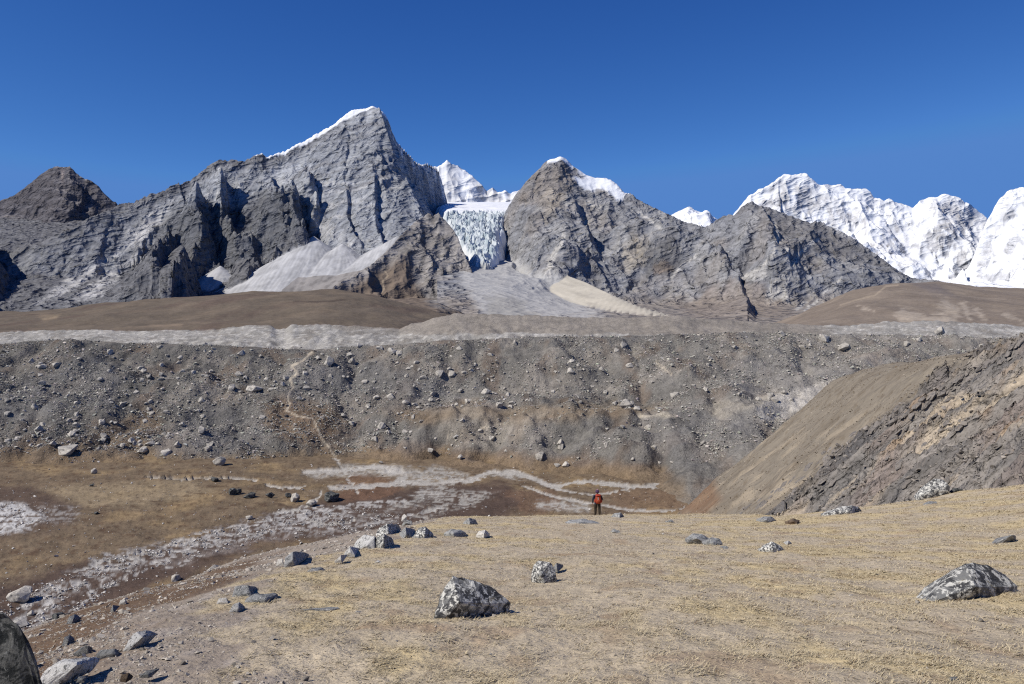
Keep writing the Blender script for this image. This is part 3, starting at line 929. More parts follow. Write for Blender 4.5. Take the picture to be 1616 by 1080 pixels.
# ------------------------------------------------------------------ near moraine ridge across the valley
FLOOR_Z = -60.0
_mb = np.array([(-250, 748), (0, 742), (200, 738), (400, 733), (480, 728), (560, 722), (640, 728), (720, 736), (800, 740), (900, 746), (980, 758), (1040, 772), (1090, 795), (1200, 800), (1750, 800)], float)
_mc = np.array([(-250, 545), (0, 543), (60, 537), (110, 536), (200, 540), (330, 544), (420, 548), (500, 551), (560, 545), (640, 541), (700, 536), (830, 532), (900, 530), (1060, 527), (1200, 523), (1300, 526), (1400, 528), (1500, 530), (1616, 533), (1750, 540)], float)
Y_CREST = 440.0


def moraine_z(X, Y, detail=True):
    u = U0 + F * X / Y
    yb = -FLOOR_Z * F / (np.interp(u, _mb[:, 0], _mb[:, 1]) - V0)
    vc = np.interp(u, _mc[:, 0], _mc[:, 1]) + 1.2 * perlin(u / 22, u * 0 + 1.3, 1)
    zc = (V0 - vc) / F * Y_CREST
    q = (Y - yb) / (Y_CREST - yb)
    bench = sstep(560, 640, u) * sstep(1120, 1040, u)
    p0 = np.interp(q, [-0.5, 0, 0.08, 0.25, 0.6, 0.9, 1.0], [-0.25, 0, 0.05, 0.2, 0.58, 0.91, 1.0])
    p1 = np.interp(q, [-0.5, 0, 0.1, 0.3, 0.4, 0.5, 0.6, 0.9, 1.0], [-0.25, 0, 0.08, 0.36, 0.405, 0.44, 0.53, 0.92, 1.0])
    p = p0 * (1 - bench) + p1 * bench
    z = FLOOR_Z - 0.6 + (zc - FLOOR_Z) * p
    z = np.where(Y > Y_CREST, zc - 0.55 * (Y - Y_CREST), z)
    if detail:
        m = (0.3 + 0.7 * sstep(-0.02, 0.15, q)) * sstep(1.0, 0.9, q) + 0.12
        z = z + m * (3.6 * fbm(X / 34, Y / 26, 3, 1) + 1.6 * fbm(X / 11, Y / 11, 3, 4) + 0.5 * np.abs(perlin(X / 3.1, Y / 3.1, 2)) - 2.6 * (ridged(X / 42 + 0.35 * perlin(X / 30, Y / 30, 7), Y / 150, 2, 3) - 0.75))
        hum = bench * sstep(0.02, 0.1, q) * sstep(0.42, 0.3, q)
        z = z + hum * 4.2 * fbm(X / 18, Y / 15, 3, 6)
    return z


def near_moraine():
    X, Y = fan(-180, 1720, 740, np.concatenate([np.linspace(250, 300, 10, endpoint=False), np.linspace(300, 442, 140), np.linspace(445, 500, 5)]))
    Z = moraine_z(X, Y)
    u, v = uv_of(X, Y, Z)
    n = fbm(X / 26, Y / 20, 4, 3)
    wu = u + 16 * n; wv = v + 8 * fbm(X / 20 + 7, Y / 16, 3, 5)
    c = np.ones(X.shape + (3,)) * lin(105, 102, 97)
    c = c * (0.84 + 0.30 * sstep(100, 900, u))[..., None]  # colour darkens towards the left, standing in for shadowed stones seen against the sun
    c = mix(c, lin(146, 138, 128), sstep(-0.1, 0.7, n) * 0.5)
    c = mix(c, lin(106, 92, 80), sstep(0.05, 0.7, fbm(X / 14 + 3, Y / 20, 4, 6)) * 0.6)

    def patch(poly, col, k=1.0, s=10):
        nonlocal c
        c = mix(c, col, sstep(-s, s, in_poly(wu, wv, poly)) * k)
    och = lin(112, 94, 76)
    patch([(-60, 715), (120, 690), (210, 650), (240, 640), (270, 680), (330, 715), (420, 720), (440, 735), (380, 770), (-60, 790)], lin(116, 99, 80), 0.7)
    patch([(400, 640), (450, 622), (520, 640), (545, 665), (520, 690), (470, 705), (430, 690)], och, 0.8)
    patch([(560, 640), (600, 620), (760, 640), (960, 635), (1060, 640), (1020, 655), (820, 668), (640, 665)], lin(122, 106, 86), 0.65)
    patch([(640, 700), (760, 712), (900, 720), (1000, 730), (1060, 745), (1000, 760), (720, 745), (560, 725)], lin(110, 93, 78), 0.65)
    patch([(860, 740), (980, 735), (1080, 755), (1085, 790), (980, 775), (900, 755)], lin(120, 104, 84), 0.6)
    # grey blocky fields
    for poly in ([(40, 600), (120, 560), (200, 590), (180, 640), (60, 660), (-40, 680), (-40, 640)], [(240, 690), (330, 640), (410, 660), (430, 700), (330, 735), (240, 728)],
                 [(430, 590), (560, 560), (700, 600), (720, 640), (600, 650), (480, 630)], [(1000, 660), (1100, 630), (1240, 640), (1200, 690), (1090, 740), (1040, 730)],
                 [(1150, 560), (1320, 570), (1400, 600), (1250, 620), (1150, 610)]):
        patch(poly, lin(112, 110, 108), 0.6, 12)
    patch([(680, 680), (740, 640), (800, 660), (860, 650), (820, 700), (720, 710)], lin(150, 142, 130), 0.45)
    toe = (Z - FLOOR_Z) + 2.5 * fbm(X / 9, Y / 9, 4, 2)
    c = mix(c, lin(124, 106, 83), sstep(5.0, 0.5, toe) * sstep(1120, 1000, u) * 0.7)
    # pale dust: right-hand silt, tracks and the crest
    patch([(1185, 642), (1230, 625), (1270, 612), (1345, 603), (1320, 622), (1285, 634), (1240, 664), (1200, 664)], lin(196, 190, 180), 0.85, 6)
    patch([(1005, 652), (1060, 652), (1060, 660), (1010, 660)], lin(188, 178, 160), 0.8, 3)
    patch([(1110, 646), (1150, 632), (1220, 632), (1160, 655), (1140, 668)], lin(160, 152, 138), 0.6, 5)
    for pl, w in (([(492, 556), (478, 570), (462, 578), (470, 590), (458, 598), (462, 612), (455, 626)], 2.3),
                  ([(455, 626), (458, 638), (452, 648), (470, 657), (492, 662), (500, 680), (508, 695), (520, 706), (528, 722)], 2.0),
                  ([(1035, 570), (1060, 592)], 3), ([(700, 690), (760, 676), (800, 668)], 1.5)):
        dd, _, _ = seg_dist(u + 2.5 * n, v + 2.5 * perlin(X / 5, Y / 5, 2), pl)
        c = mix(c, lin(176, 165, 147), sstep(w, w * 0.4, dd) * 0.85)
    c = mix(c, lin(150, 145, 138), sstep(1060, 1300, u) * 0.35)
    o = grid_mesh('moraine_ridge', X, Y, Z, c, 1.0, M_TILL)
    tag(o, 'long grey brown moraine ridge of boulders and gravel across the valley', 'moraine', kind='structure')


near_moraine()


# ------------------------------------------------------------------ valley floor with silt flats and frozen streams
def floor_z(X, Y):
    z = FLOOR_Z + 0.5 * fbm(X / 30, Y / 30, 3, 2) + 0.28 * fbm(X / 5, Y / 5, 3, 4) + 0.10 * np.abs(perlin(X / 1.7, Y / 1.7, 6))
    z = z + sstep(-60, -140, X) * sstep(160, 260, Y) * 1.5
    return z


def valley_floor():
    X, Y = fan(-160, 1180, 640, np.concatenate([np.geomspace(98, 370, 200)]))
    Z = floor_z(X, Y)
    low = np.zeros(X.shape)
    u, v = uv_of(X, Y, Z)
    n = fbm(X / 9, Y / 9, 4, 3)
    n2 = fbm(X / 3.2, Y / 3.2, 4, 5)
    n3 = fbm(X / 1.6, Y / 1.6, 3, 1)
    silt = lin(170, 166, 158)
    wu = u + 14 * n + 9 * n2; wv = v + 3.5 * n + 3.2 * n2
    c = np.ones(X.shape + (3,)) * lin(116, 101, 82)
    c = mix(c, lin(98, 84, 68), sstep(-0.1, 0.6, n) * 0.6)
    c = mix(c, lin(152, 130, 96), sstep(0.0, 0.8, fbm(X / 24, Y / 24, 3, 1)) * 0.6)
    c = mix(c, lin(92, 72, 56), sstep(0.3, 0.75, n2 + 0.3 * n) * 0.6)

    def patch(poly, col, k=1.0, s=5, sp=0.0, lim=0.0, wet=False):
        nonlocal c
        wet = wet or col is silt
        m = sstep(-s, s, in_poly(wu, wv, poly)) * k
        if sp:
            m = m * sstep(lim - sp, lim + sp, n2 + 0.7 * n3)
        if wet:
            m = m * (0.25 + 0.75 * sstep(-0.35, 0.05, n2 + 0.6 * n3))
            np.maximum(low, m, out=low)
        c = mix(c, col, m)
    red = lin(84, 70, 62)
    stone = lin(164, 160, 155)
    patch([(60, 770), (300, 757), (330, 775), (220, 800), (100, 800)], lin(150, 134, 108), 0.6)
    # red-brown boggy ground
    patch([(-60, 760), (60, 770), (130, 800), (110, 830), (-60, 860)], red, 0.8, 10)
    patch([(-60, 940), (60, 905), (200, 875), (330, 840), (440, 805), (520, 785), (600, 770), (700, 765), (800, 760), (830, 800), (760, 830), (560, 850), (420, 860), (300, 905), (180, 950), (-60, 1060)], red, 0.95, 10)
    patch([(560, 745), (640, 760), (600, 790), (520, 790)], lin(112, 86, 68), 0.7)
    patch([(800, 775), (870, 770), (900, 800), (830, 815)], lin(108, 86, 70), 0.7)
    patch([(950, 775), (1060, 770), (1080, 800), (980, 805)], lin(120, 98, 78), 0.6)
    # stone stripes of the old stream bed
    patch([(-60, 790), (40, 795), (70, 815), (50, 835), (-60, 850)], lin(196, 194, 190), 0.95, 5, 0.3, -0.3)
    patch([(40, 800), (130, 800), (120, 825), (60, 830)], stone, 0.6, 5, 0.3, 0.15)
    patch([(150, 880), (250, 860), (340, 838), (440, 810), (520, 800), (560, 805), (520, 825), (430, 835), (340, 860), (250, 885), (170, 905)], stone, 0.95, 6, 0.3, -0.05)
    patch([(30, 950), (90, 915), (120, 905), (180, 890), (160, 925), (90, 950), (100, 975), (30, 1000)], stone, 0.95, 6, 0.3, 0.0)
    patch([(430, 820), (520, 808), (640, 822), (560, 845), (440, 850), (330, 870)], stone, 0.6, 6, 0.3, 0.12)
    patch([(240, 890), (420, 850), (460, 845), (300, 890)], lin(150, 140, 132), 0.5)
    for pl, w in (([(20, 990), (90, 940), (150, 905), (230, 880), (330, 855), (420, 830), (500, 812), (560, 800), (640, 790)], 4.5), ([(50, 1000), (130, 950), (200, 905), (300, 872), (400, 845), (520, 825)], 3.5),
                  ([(120, 905), (200, 880), (300, 850), (420, 818), (510, 800)], 3.0), ([(100, 975), (160, 930), (240, 900), (330, 880)], 2.5), ([(440, 835), (540, 832), (620, 820), (700, 800)], 2.5)):
        dd, _, _ = seg_dist(u + 9 * n + 6 * n2, v + 3.5 * n + 2.5 * n2, pl)
        m = sstep(w, w * 0.5, dd + 0.4 * w * n3) * sstep(-0.3, 0.1, n2 + 0.5 * n3) * 0.85
        np.maximum(low, m * 0.6, out=low)
        c = mix(c, lin(178, 174, 168), m)
    # silt flats and frozen channels
    patch([(480, 748), (560, 733), (640, 735), (660, 742), (650, 750), (560, 750), (500, 757)], silt, 0.75)
    patch([(590, 735), (620, 733), (650, 748), (600, 750)], lin(196, 192, 184), 0.6)
    patch([(660, 740), (690, 736), (735, 748), (728, 760), (690, 765), (640, 767), (610, 762)], silt, 0.85)
    patch([(680, 770), (700, 782), (660, 800), (600, 808), (560, 818), (620, 800), (650, 788)], silt, 0.9)
    patch([(690, 765), (730, 775), (790, 778), (740, 800), (690, 812), (670, 822), (650, 815), (690, 795)], silt, 0.75, 4, 0.3, -0.1)
    patch([(770, 746), (800, 741), (830, 748), (840, 756), (810, 757), (790, 752)], silt, 0.9, 3)
    patch([(850, 795), (900, 790), (935, 795), (930, 806), (880, 806), (850, 803)], silt, 0.9, 4)
    for pl, w in (([(520, 770), (570, 767), (620, 764), (700, 763), (740, 758), (775, 745), (820, 746), (848, 758), (862, 766), (880, 768), (910, 760), (950, 762), (1000, 768), (1040, 765), (1090, 755)], 4.2),
                  ([(832, 768), (850, 776), (880, 785), (940, 795), (980, 803), (1020, 807), (1060, 806), (1078, 800)], 2.2),
                  ([(862, 768), (900, 776), (940, 782), (1000, 770)], 1.6), ([(230, 751), (280, 756), (330, 753), (400, 756)], 2.2),
                  ([(420, 765), (445, 770), (480, 768)], 2.4), ([(528, 722), (545, 745), (560, 770), (566, 778)], 2.4), ([(480, 745), (540, 742), (600, 735)], 3),
                  ([(504, 775), (500, 790), (470, 803), (430, 810)], 2.2), ([(560, 820), (520, 828), (490, 822)], 1.8)):
        dd, _, _ = seg_dist(u + 6 * n + 5 * n2, v + 1.6 * n + 1.6 * n2, pl)
        m = sstep(w * 1.0, w * 0.6, dd + 0.3 * w * n3) * 0.9
        np.maximum(low, m, out=low)
        c = mix(c, lin(176, 171, 162), m)
    c = mix(c, lin(78, 62, 50), sstep(0.35, 0.7, n3 + 0.5 * n2) * 0.5 * (1 - low))
    Z = Z * (1 - 0.8 * sstep(0.2, 0.7, low)) + (FLOOR_Z - 0.25) * 0.8 * sstep(0.2, 0.7, low)
    o = grid_mesh('valley_floor', X, Y, Z, c, 0.9, M_FLOOR)
    tag(o, 'flat valley floor of dry grass, red brown bog and pale silt with frozen streams', 'ground', kind='structure')


valley_floor()


# ------------------------------------------------------------------ right-hand hillside: turf behind, tilted rock slabs in front
def hillside_z(X, Y, detail=True):
    z = -3 + 0.85 * (X - 83) - 0.26 * (Y - 135)
    cap = -3.2 - 0.115 * (Y - 130) + 0.05 * (X - 83)
    z = smin(z, cap, 2.2)
    z = z - 0.95 * splus(Y - 263 - 0.1 * (X - 95) + 4 * perlin(X / 40, Y * 0, 2), 5.0)
    if detail:
        r = rock_mask(X, Y)
        z = z + (1 - r) * (1.1 * fbm(X / 22, Y / 22, 3, 4) + 0.30 * fbm(X / 4, Y / 4, 4, 2) + 0.25 * (ridged((0.35 * X + 0.94 * Y) / 7, (0.94 * X - 0.35 * Y) / 40, 3, 5) - 0.8))
        # strata: ribs that run down the slope towards the valley
        w = 0.35 * X + 0.94 * Y + 3 * perlin(X / 25, Y / 25, 5)
        a = 0.94 * X - 0.35 * Y
        rib = ridged(w / 9.0, a / 55.0, 3, 2) - 0.75
        blk = perlin(np.floor(w / 2.6 + 0.4 * perlin(a / 6, w / 6, 1)) * 0.61, np.floor(a / 4.5) * 0.83, 3)
        z = z + r * (2.6 * rib + 0.9 * blk + 0.7 * fbm(X / 3.5, Y / 3.5, 4, 6))
        e = edge_dist(X, Y)
        z = z + 1.5 * np.exp(-(e / 4.5) ** 2) * (0.6 + 0.7 * blk + 0.5 * perlin(X / 3, Y / 3, 1)) * sstep(44, 62, X)
    return z


_edge = None


def edge_dist(X, Y):
    """signed distance to the line where turf gives way to rock (negative = rock side, nearer the eye)"""
    ye = np.interp(X, [30, 46, 58, 70, 83, 100, 140], [158, 152, 150, 148, 140, 150, 170]) + 2.5 * perlin(X / 8, X * 0 + 4, 3)
    return Y - ye


def rock_mask(X, Y):
    return sstep(2, -3, edge_dist(X, Y) + 2.5 * fbm(X / 6, Y / 6, 3, 2))


def hillside():
    X, Y = fan(1040, 1760, 400, np.concatenate([np.geomspace(60, 172, 210, endpoint=False), np.geomspace(172, 310, 60)]))
    Z = hillside_z(X, Y)
    r = rock_mask(X, Y)
    u, v = uv_of(X, Y, Z)
    n = fbm(X / 12, Y / 12, 4, 3)
    turf = np.ones(X.shape + (3,)) * lin(130, 121, 107)
    turf = mix(turf, lin(114, 104, 90), sstep(-0.1, 0.6, n) * 0.6)
    turf = mix(turf, lin(104, 92, 76), sstep(0.35, 0.7, fbm(X / 2.2, Y / 2.8, 3, 1)) * 0.6)
    turf = mix(turf, lin(168, 154, 132), sstep(0.1, 0.6, fbm(X / 8 + 4, Y / 9, 4, 5)) * sstep(610, 720, v) * 0.6)
    turf = mix(turf, lin(118, 88, 64), sstep(-12, 14, in_poly(u + 10 * n, v + 8 * n, [(1080, 760), (1120, 750), (1140, 790), (1110, 820), (1080, 815)])) * 0.7)
    w = 0.35 * X + 0.94 * Y + 3 * perlin(X / 25, Y / 25, 5)
    a = 0.94 * X - 0.35 * Y
    rock = np.ones(X.shape + (3,)) * lin(132, 126, 119)
    rock = mix(rock, lin(104, 101, 98), sstep(0.0, 0.5, fbm(w / 5, a / 22, 4, 1)) * 0.8)
    rock = mix(rock, lin(184, 168, 144), sstep(0.15, 0.6, fbm(w / 6 + 3, a / 22, 4, 6)) * 0.7)
    rock = mix(rock, lin(164, 134, 102), sstep(0.5, 0.85, fbm(w / 6 + 11, a / 10, 3, 4)) * 0.5)
    rock = mix(rock, lin(138, 122, 112), sstep(0.0, 0.6, fbm(X / 14, Y / 14, 3, 5)) * 0.5)
    rock = mix(rock, lin(90, 88, 88), np.exp(-(edge_dist(X, Y) / 6.0) ** 2) * 0.85)
    rock = mix(rock, lin(150, 130, 104), sstep(0.25, 0.6, fbm(X / 9 + 9, Y / 13, 3, 2)) * sstep(700, 640, v) * 0.6)
    c = turf * (1 - r[..., None]) + rock * r[..., None]
    o = grid_mesh('rocky_hillside', X, Y, Z, c, 0.35 + 0.65 * r, M_SLABS)
    tag(o, 'steep hillside on the right, brown turf behind a band of tilted grey slabs', 'hillside', kind='structure')


hillside()


# ------------------------------------------------------------------ foreground knoll
_E2 = ([0, 10, 16, 25, 40, 55, 70, 100], [-7.0, -8.2, -9.8, -12, -15, -16.2, -17, -18])
_YC = ([-0.7, -0.2, -0.05, 0.1, 0.25, 0.33, 0.45, 0.65, 0.9], [60, 58, 58, 62, 57, 48, 48.5, 50.5, 52])


def knoll_z(X, Y, detail=True):
    t = X / np.maximum(Y, 1.0)
    z = -1.65 - 0.2125 * Y
    z = z + 0.13 * splus(X - 13, 2.5)
    edge = -4.4 + 0.9 * perlin(Y / 7.0, Y * 0 + 5.0, 2)
    z = z - 0.2 * splus(edge - X, 0.5)
    z = z - 0.55 * splus(np.interp(Y, *_E2) - X + 0.8 * perlin(Y / 6, X * 0, 4), 0.7)
    z = z - 0.38 * splus(Y - np.interp(t, *_YC), 2.2)
    if detail:
        near = sstep(90, 20, Y)
        z = z + 0.10 * fbm(X / 4.0, Y / 5.0, 3, 1) + near * (0.022 * fbm(X / 0.55, Y / 0.55, 3, 3) + 0.012 * fbm(X / 0.17, Y / 0.22, 2, 5))
    return z


def bank_mask(X, Y):
    """1 on the bare gravel bank left of the grass"""
    edge = -4.6 + 0.9 * perlin(Y / 7.0, Y * 0 + 5.0, 2) + 0.9 * fbm(X / 1.6, Y / 1.6, 3, 6)
    edge = edge + np.interp(Y, [0, 7, 9, 14, 20], [2.6, 2.2, 1.0, 0.2, 0])
    return sstep(0.25, -0.25, X - edge)


def grass_tone(X, Y):
    """0 trodden grey-brown soil ... 1 yellow straw"""
    p = 0.42 + 0.75 * fbm(X / 3.0 + 0.25 * Y, Y / 6.5, 3, 2) + 0.45 * fbm(X / 0.8, Y / 1.7, 3, 4)
    p = p - 0.40 * np.exp(-((X - 0.07 * Y - 0.2) / (1.3 + 0.05 * Y)) ** 2) * sstep(60, 45, Y)      # the trodden way down the middle
    p = p + 0.30 * sstep(1.5, -0.5, X - (-4.0)) * sstep(9, 14, Y)
    p = p + 0.35 * sstep(44, 54, Y) + 0.15 * sstep(4, 12, X - 0.1 * Y)
    return np.clip(p, 0, 1)


def knoll():
    rows = np.concatenate([np.linspace(-14, 3.4, 14, endpoint=False), np.geomspace(3.4, 66, 270, endpoint=False), np.geomspace(66, 170, 16)])
    t = (np.linspace(-220, 1820, 600) - U0) / F
    ext = np.geomspace(0.3, 26, 16)
    tt = np.concatenate([np.full(16, t[0]), t, np.full(16, t[-1])])
    ee = np.concatenate([-ext[::-1], np.zeros(600), ext])
    Y, T = np.meshgrid(rows, tt, indexing='ij')
    X = T * np.maximum(Y, 3.4) + ee[None, :]
    Z = knoll_z(X, Y)
    g = grass_tone(X, Y)
    n = fbm(X / 0.9, Y / 1.4, 3, 6)
    soil = lin(178, 164, 141); straw = lin(192, 173, 132)
    c = np.ones(X.shape + (3,)) * soil
    c = mix(c, lin(186, 172, 148), sstep(0.1, 0.7, fbm(X / 2.2 + 8, Y / 3, 3, 5)) * 0.5)
    c = mix(c, straw, sstep(0.25, 0.9, g) * 0.85)
    c = mix(c, lin(138, 116, 90), sstep(0.35, 0.8, n + 0.4 * perlin(X / 0.3, Y / 0.5, 2)) * 0.45)
    c = mix(c, lin(152, 128, 102), sstep(0.45, 0.8, fbm(X / 1.3 + 20, Y / 1.8, 3, 1)) * 0.5)
    b = bank_mask(X, Y)
    grav = np.ones(X.shape + (3,)) * lin(146, 134, 120)
    grav = mix(grav, lin(166, 156, 146), sstep(0, 0.6, fbm(X / 0.5, Y / 0.9, 3, 2)) * 0.6)
    dark = sstep(0.25, 0.75, np.exp(-((X - np.interp(Y, [8, 12, 20, 30, 42], [-6.0, -6.6, -8.6, -10.8, -13])) / 1.5) ** 2) + 0.5 * fbm(X / 2, Y / 4, 3, 5))
    grav = mix(grav, lin(98, 76, 56), dark * sstep(44, 34, Y) * 0.85)
    c = c * (1 - b[..., None]) + grav * b[..., None]
    o = grid_mesh('grassy_knoll', X, Y, Z, c, 1.0, M_KNOLL)
    tag(o, 'near slope of dry yellow turf with a bare gravel bank on its left', 'ground', kind='structure')


knoll()

# ================================================================== STONES, ROCKS, GRASS
from mathutils import noise as mnoise


def rock_mat(name, base, dark, pale, k_dark, k_pale, scale=1.0, warm=None):
    """weathered stone: base tone, darker lichen film, pale lichen or fracture patches, each with crisp uneven edges"""
    m, nt, b = new_mat(name)
    tc = nd(nt, 'ShaderNodeTexCoord').outputs['Object']
    oi = nd(nt, 'ShaderNodeObjectInfo')
    ad = nd(nt, 'ShaderNodeVectorMath', operation='ADD')
    sc = nd(nt, 'ShaderNodeVectorMath', operation='SCALE')
    cx = nd(nt, 'ShaderNodeCombineXYZ')
    for i in range(3): nt.links.new(oi.outputs['Random'], cx.inputs[i])
    nt.links.new(cx.outputs[0], sc.inputs[0]); sc.inputs['Scale'].default_value = 37.0
    nt.links.new(tc, ad.inputs[0]); nt.links.new(sc.outputs[0], ad.inputs[1])
    co = ad.outputs[0]

    def mixc(a, bcol, fac):
        mx = nd(nt, 'ShaderNodeMix', data_type='RGBA')
        nt.links.new(fac, mx.inputs['Factor'])
        if isinstance(a, np.ndarray): mx.inputs['A'].default_value = (*a, 1)
        else: nt.links.new(a, mx.inputs['A'])
        mx.inputs['B'].default_value = (*bcol, 1)
        return mx.outputs['Result']

    def ramp(v, lo, hi):
        mr = nd(nt, 'ShaderNodeMapRange', interpolation_type='SMOOTHSTEP')
        mr.inputs['From Min'].default_value = lo; mr.inputs['From Max'].default_value = hi
        nt.links.new(v, mr.inputs['Value'])
        return mr.outputs[0]
    n1 = noise_tex(nt, co, 2.2 * scale, 8, 0.7, dist=0.6)
    n2 = noise_tex(nt, co, 5.0 * scale, 8, 0.75, dist=0.4)
    n3 = noise_tex(nt, co, 16.0 * scale, 5, 0.7)
    c = mixc(base, dark, ramp(n1, 0.62 - k_dark * 0.25, 0.70 - k_dark * 0.25))
    c = mixc(c, pale, ramp(n2, 0.66 - k_pale * 0.25, 0.71 - k_pale * 0.25))
    if warm is not None:
        c = mixc(c, warm, ramp(noise_tex(nt, co, 3.1 * scale, 6, 0.6), 0.62, 0.72))
    g = math_node(nt, 'MULTIPLY_ADD', math_node(nt, 'SUBTRACT', n3, 0.5), 0.9, 1.0)
    g = math_node(nt, 'MULTIPLY', g, math_node(nt, 'MULTIPLY_ADD', oi.outputs['Random'], 0.3, 0.85))
    mx = nd(nt, 'ShaderNodeVectorMath', operation='SCALE')
    nt.links.new(c, mx.inputs[0]); nt.links.new(g, mx.inputs['Scale'])
    nt.links.new(mx.outputs[0], b.inputs['Base Color'])
    bp = nd(nt, 'ShaderNodeBump'); bp.inputs['Distance'].default_value = 0.06 / scale
    nt.links.new(n2, bp.inputs['Height'])
    bq = nd(nt, 'ShaderNodeBump'); bq.inputs['Distance'].default_value = 0.02 / scale
    nt.links.new(n3, bq.inputs['Height']); nt.links.new(bp.outputs[0], bq.inputs['Normal'])
    nt.links.new(bq.outputs[0], b.inputs['Normal'])
    return m


RM = {
    'lichen': rock_mat('lichen_spotted_rock', lin(122, 122, 120), lin(70, 70, 71), lin(206, 204, 195), 0.7, 0.66, 2.2, lin(128, 120, 100)),
    'grey': rock_mat('grey_rock', lin(142, 142, 140), lin(100, 101, 101), lin(188, 186, 180), 0.5, 0.42, 2.0),
    'pale': rock_mat('pale_rock', lin(192, 187, 178), lin(120, 118, 114), lin(218, 214, 206), 0.25, 0.6, 1.6),
    'white': rock_mat('white_lichen_rock', lin(186, 184, 179), lin(96, 96, 95), lin(212, 210, 205), 0.45, 0.5, 3.0),
    'dark': rock_mat('dark_rock', lin(96, 96, 93), lin(44, 46, 46), lin(140, 140, 136), 0.6, 0.25, 3.2),
    'granite': rock_mat('granite_boulder', lin(172, 166, 156), lin(126, 122, 116), lin(198, 192, 182), 0.4, 0.4, 1.6),
    'brown': rock_mat('brown_rock', lin(104, 90, 76), lin(70, 60, 52), lin(140, 128, 112), 0.4, 0.2, 1.6),
    'slab': rock_mat('hillside_slab', lin(122, 116, 110), lin(90, 87, 85), lin(150, 140, 128), 0.5, 0.35, 1.5, lin(140, 122, 102)),
}


def hull_arrays(pts):
    bm = bmesh.new()
    for p in pts: bm.verts.new(p)
    r = bmesh.ops.convex_hull(bm, input=bm.verts)
    for v in [v for v in bm.verts if not v.link_faces]: bm.verts.remove(v)
    bmesh.ops.recalc_face_normals(bm, faces=bm.faces)
    return bm


def stone_bm(seed, n=14, flat=0.75, sub=0, amp=0.06, bevel=0.0):
    r = random.Random(seed)
    pts = []
    for _ in range(n):
        v = Vector((r.gauss(0, 1), r.gauss(0, 1), r.gauss(0, 1))).normalized()
        k = r.uniform(0.78, 1.05)
        pts.append((v.x * 0.5 * k, v.y * 0.5 * k, v.z * 0.5 * k * flat))
    bm = hull_arrays(pts)
    if sub:
        refine(bm, sub, amp, seed)
    return bm


def refine(bm, sub, amp, seed, freq=2.2):
    """round the hull's edges a little and give its faces a rough fractured skin"""
    bmesh.ops.bevel(bm, geom=list(bm.edges), offset=0.03, segments=1, affect='EDGES', clamp_overlap=True)
    bmesh.ops.triangulate(bm, faces=bm.faces)
    bmesh.ops.subdivide_edges(bm, edges=list(bm.edges), cuts=sub, use_grid_fill=True)
    bm.normal_update()
    off = Vector((seed * 3.17 % 50, seed * 1.31 % 50, seed * 7.7 % 50))
    mv = []
    for v in bm.verts:
        p = v.co * freq + off
        d = mnoise.fractal(p, 0.9, 2.1, 4) * amp + (abs(mnoise.noise(p * 1.7)) - 0.25) * amp * 0.9
        mv.append(v.co + v.normal * d)
    for v, c in zip(bm.verts, mv): v.co = c
    bmesh.ops.triangulate(bm, faces=bm.faces)


def mesh_of(bm, name, mat, smooth=False):
    me = bpy.data.meshes.new(name)
    bm.to_mesh(me); bm.free()
    me.materials.append(mat)
    if smooth:
        me.polygons.foreach_set('use_smooth', np.ones(len(me.polygons), bool))
    return me


def put(name, me, loc, label, cat, group=None, rot=(0, 0, 0), scale=(1, 1, 1)):
    o = bpy.data.objects.new(name, me)
    o.location = [float(x) for x in loc]; o.rotation_euler = rot; o.scale = scale
    COL.objects.link(o)
    return tag(o, label, cat, group)


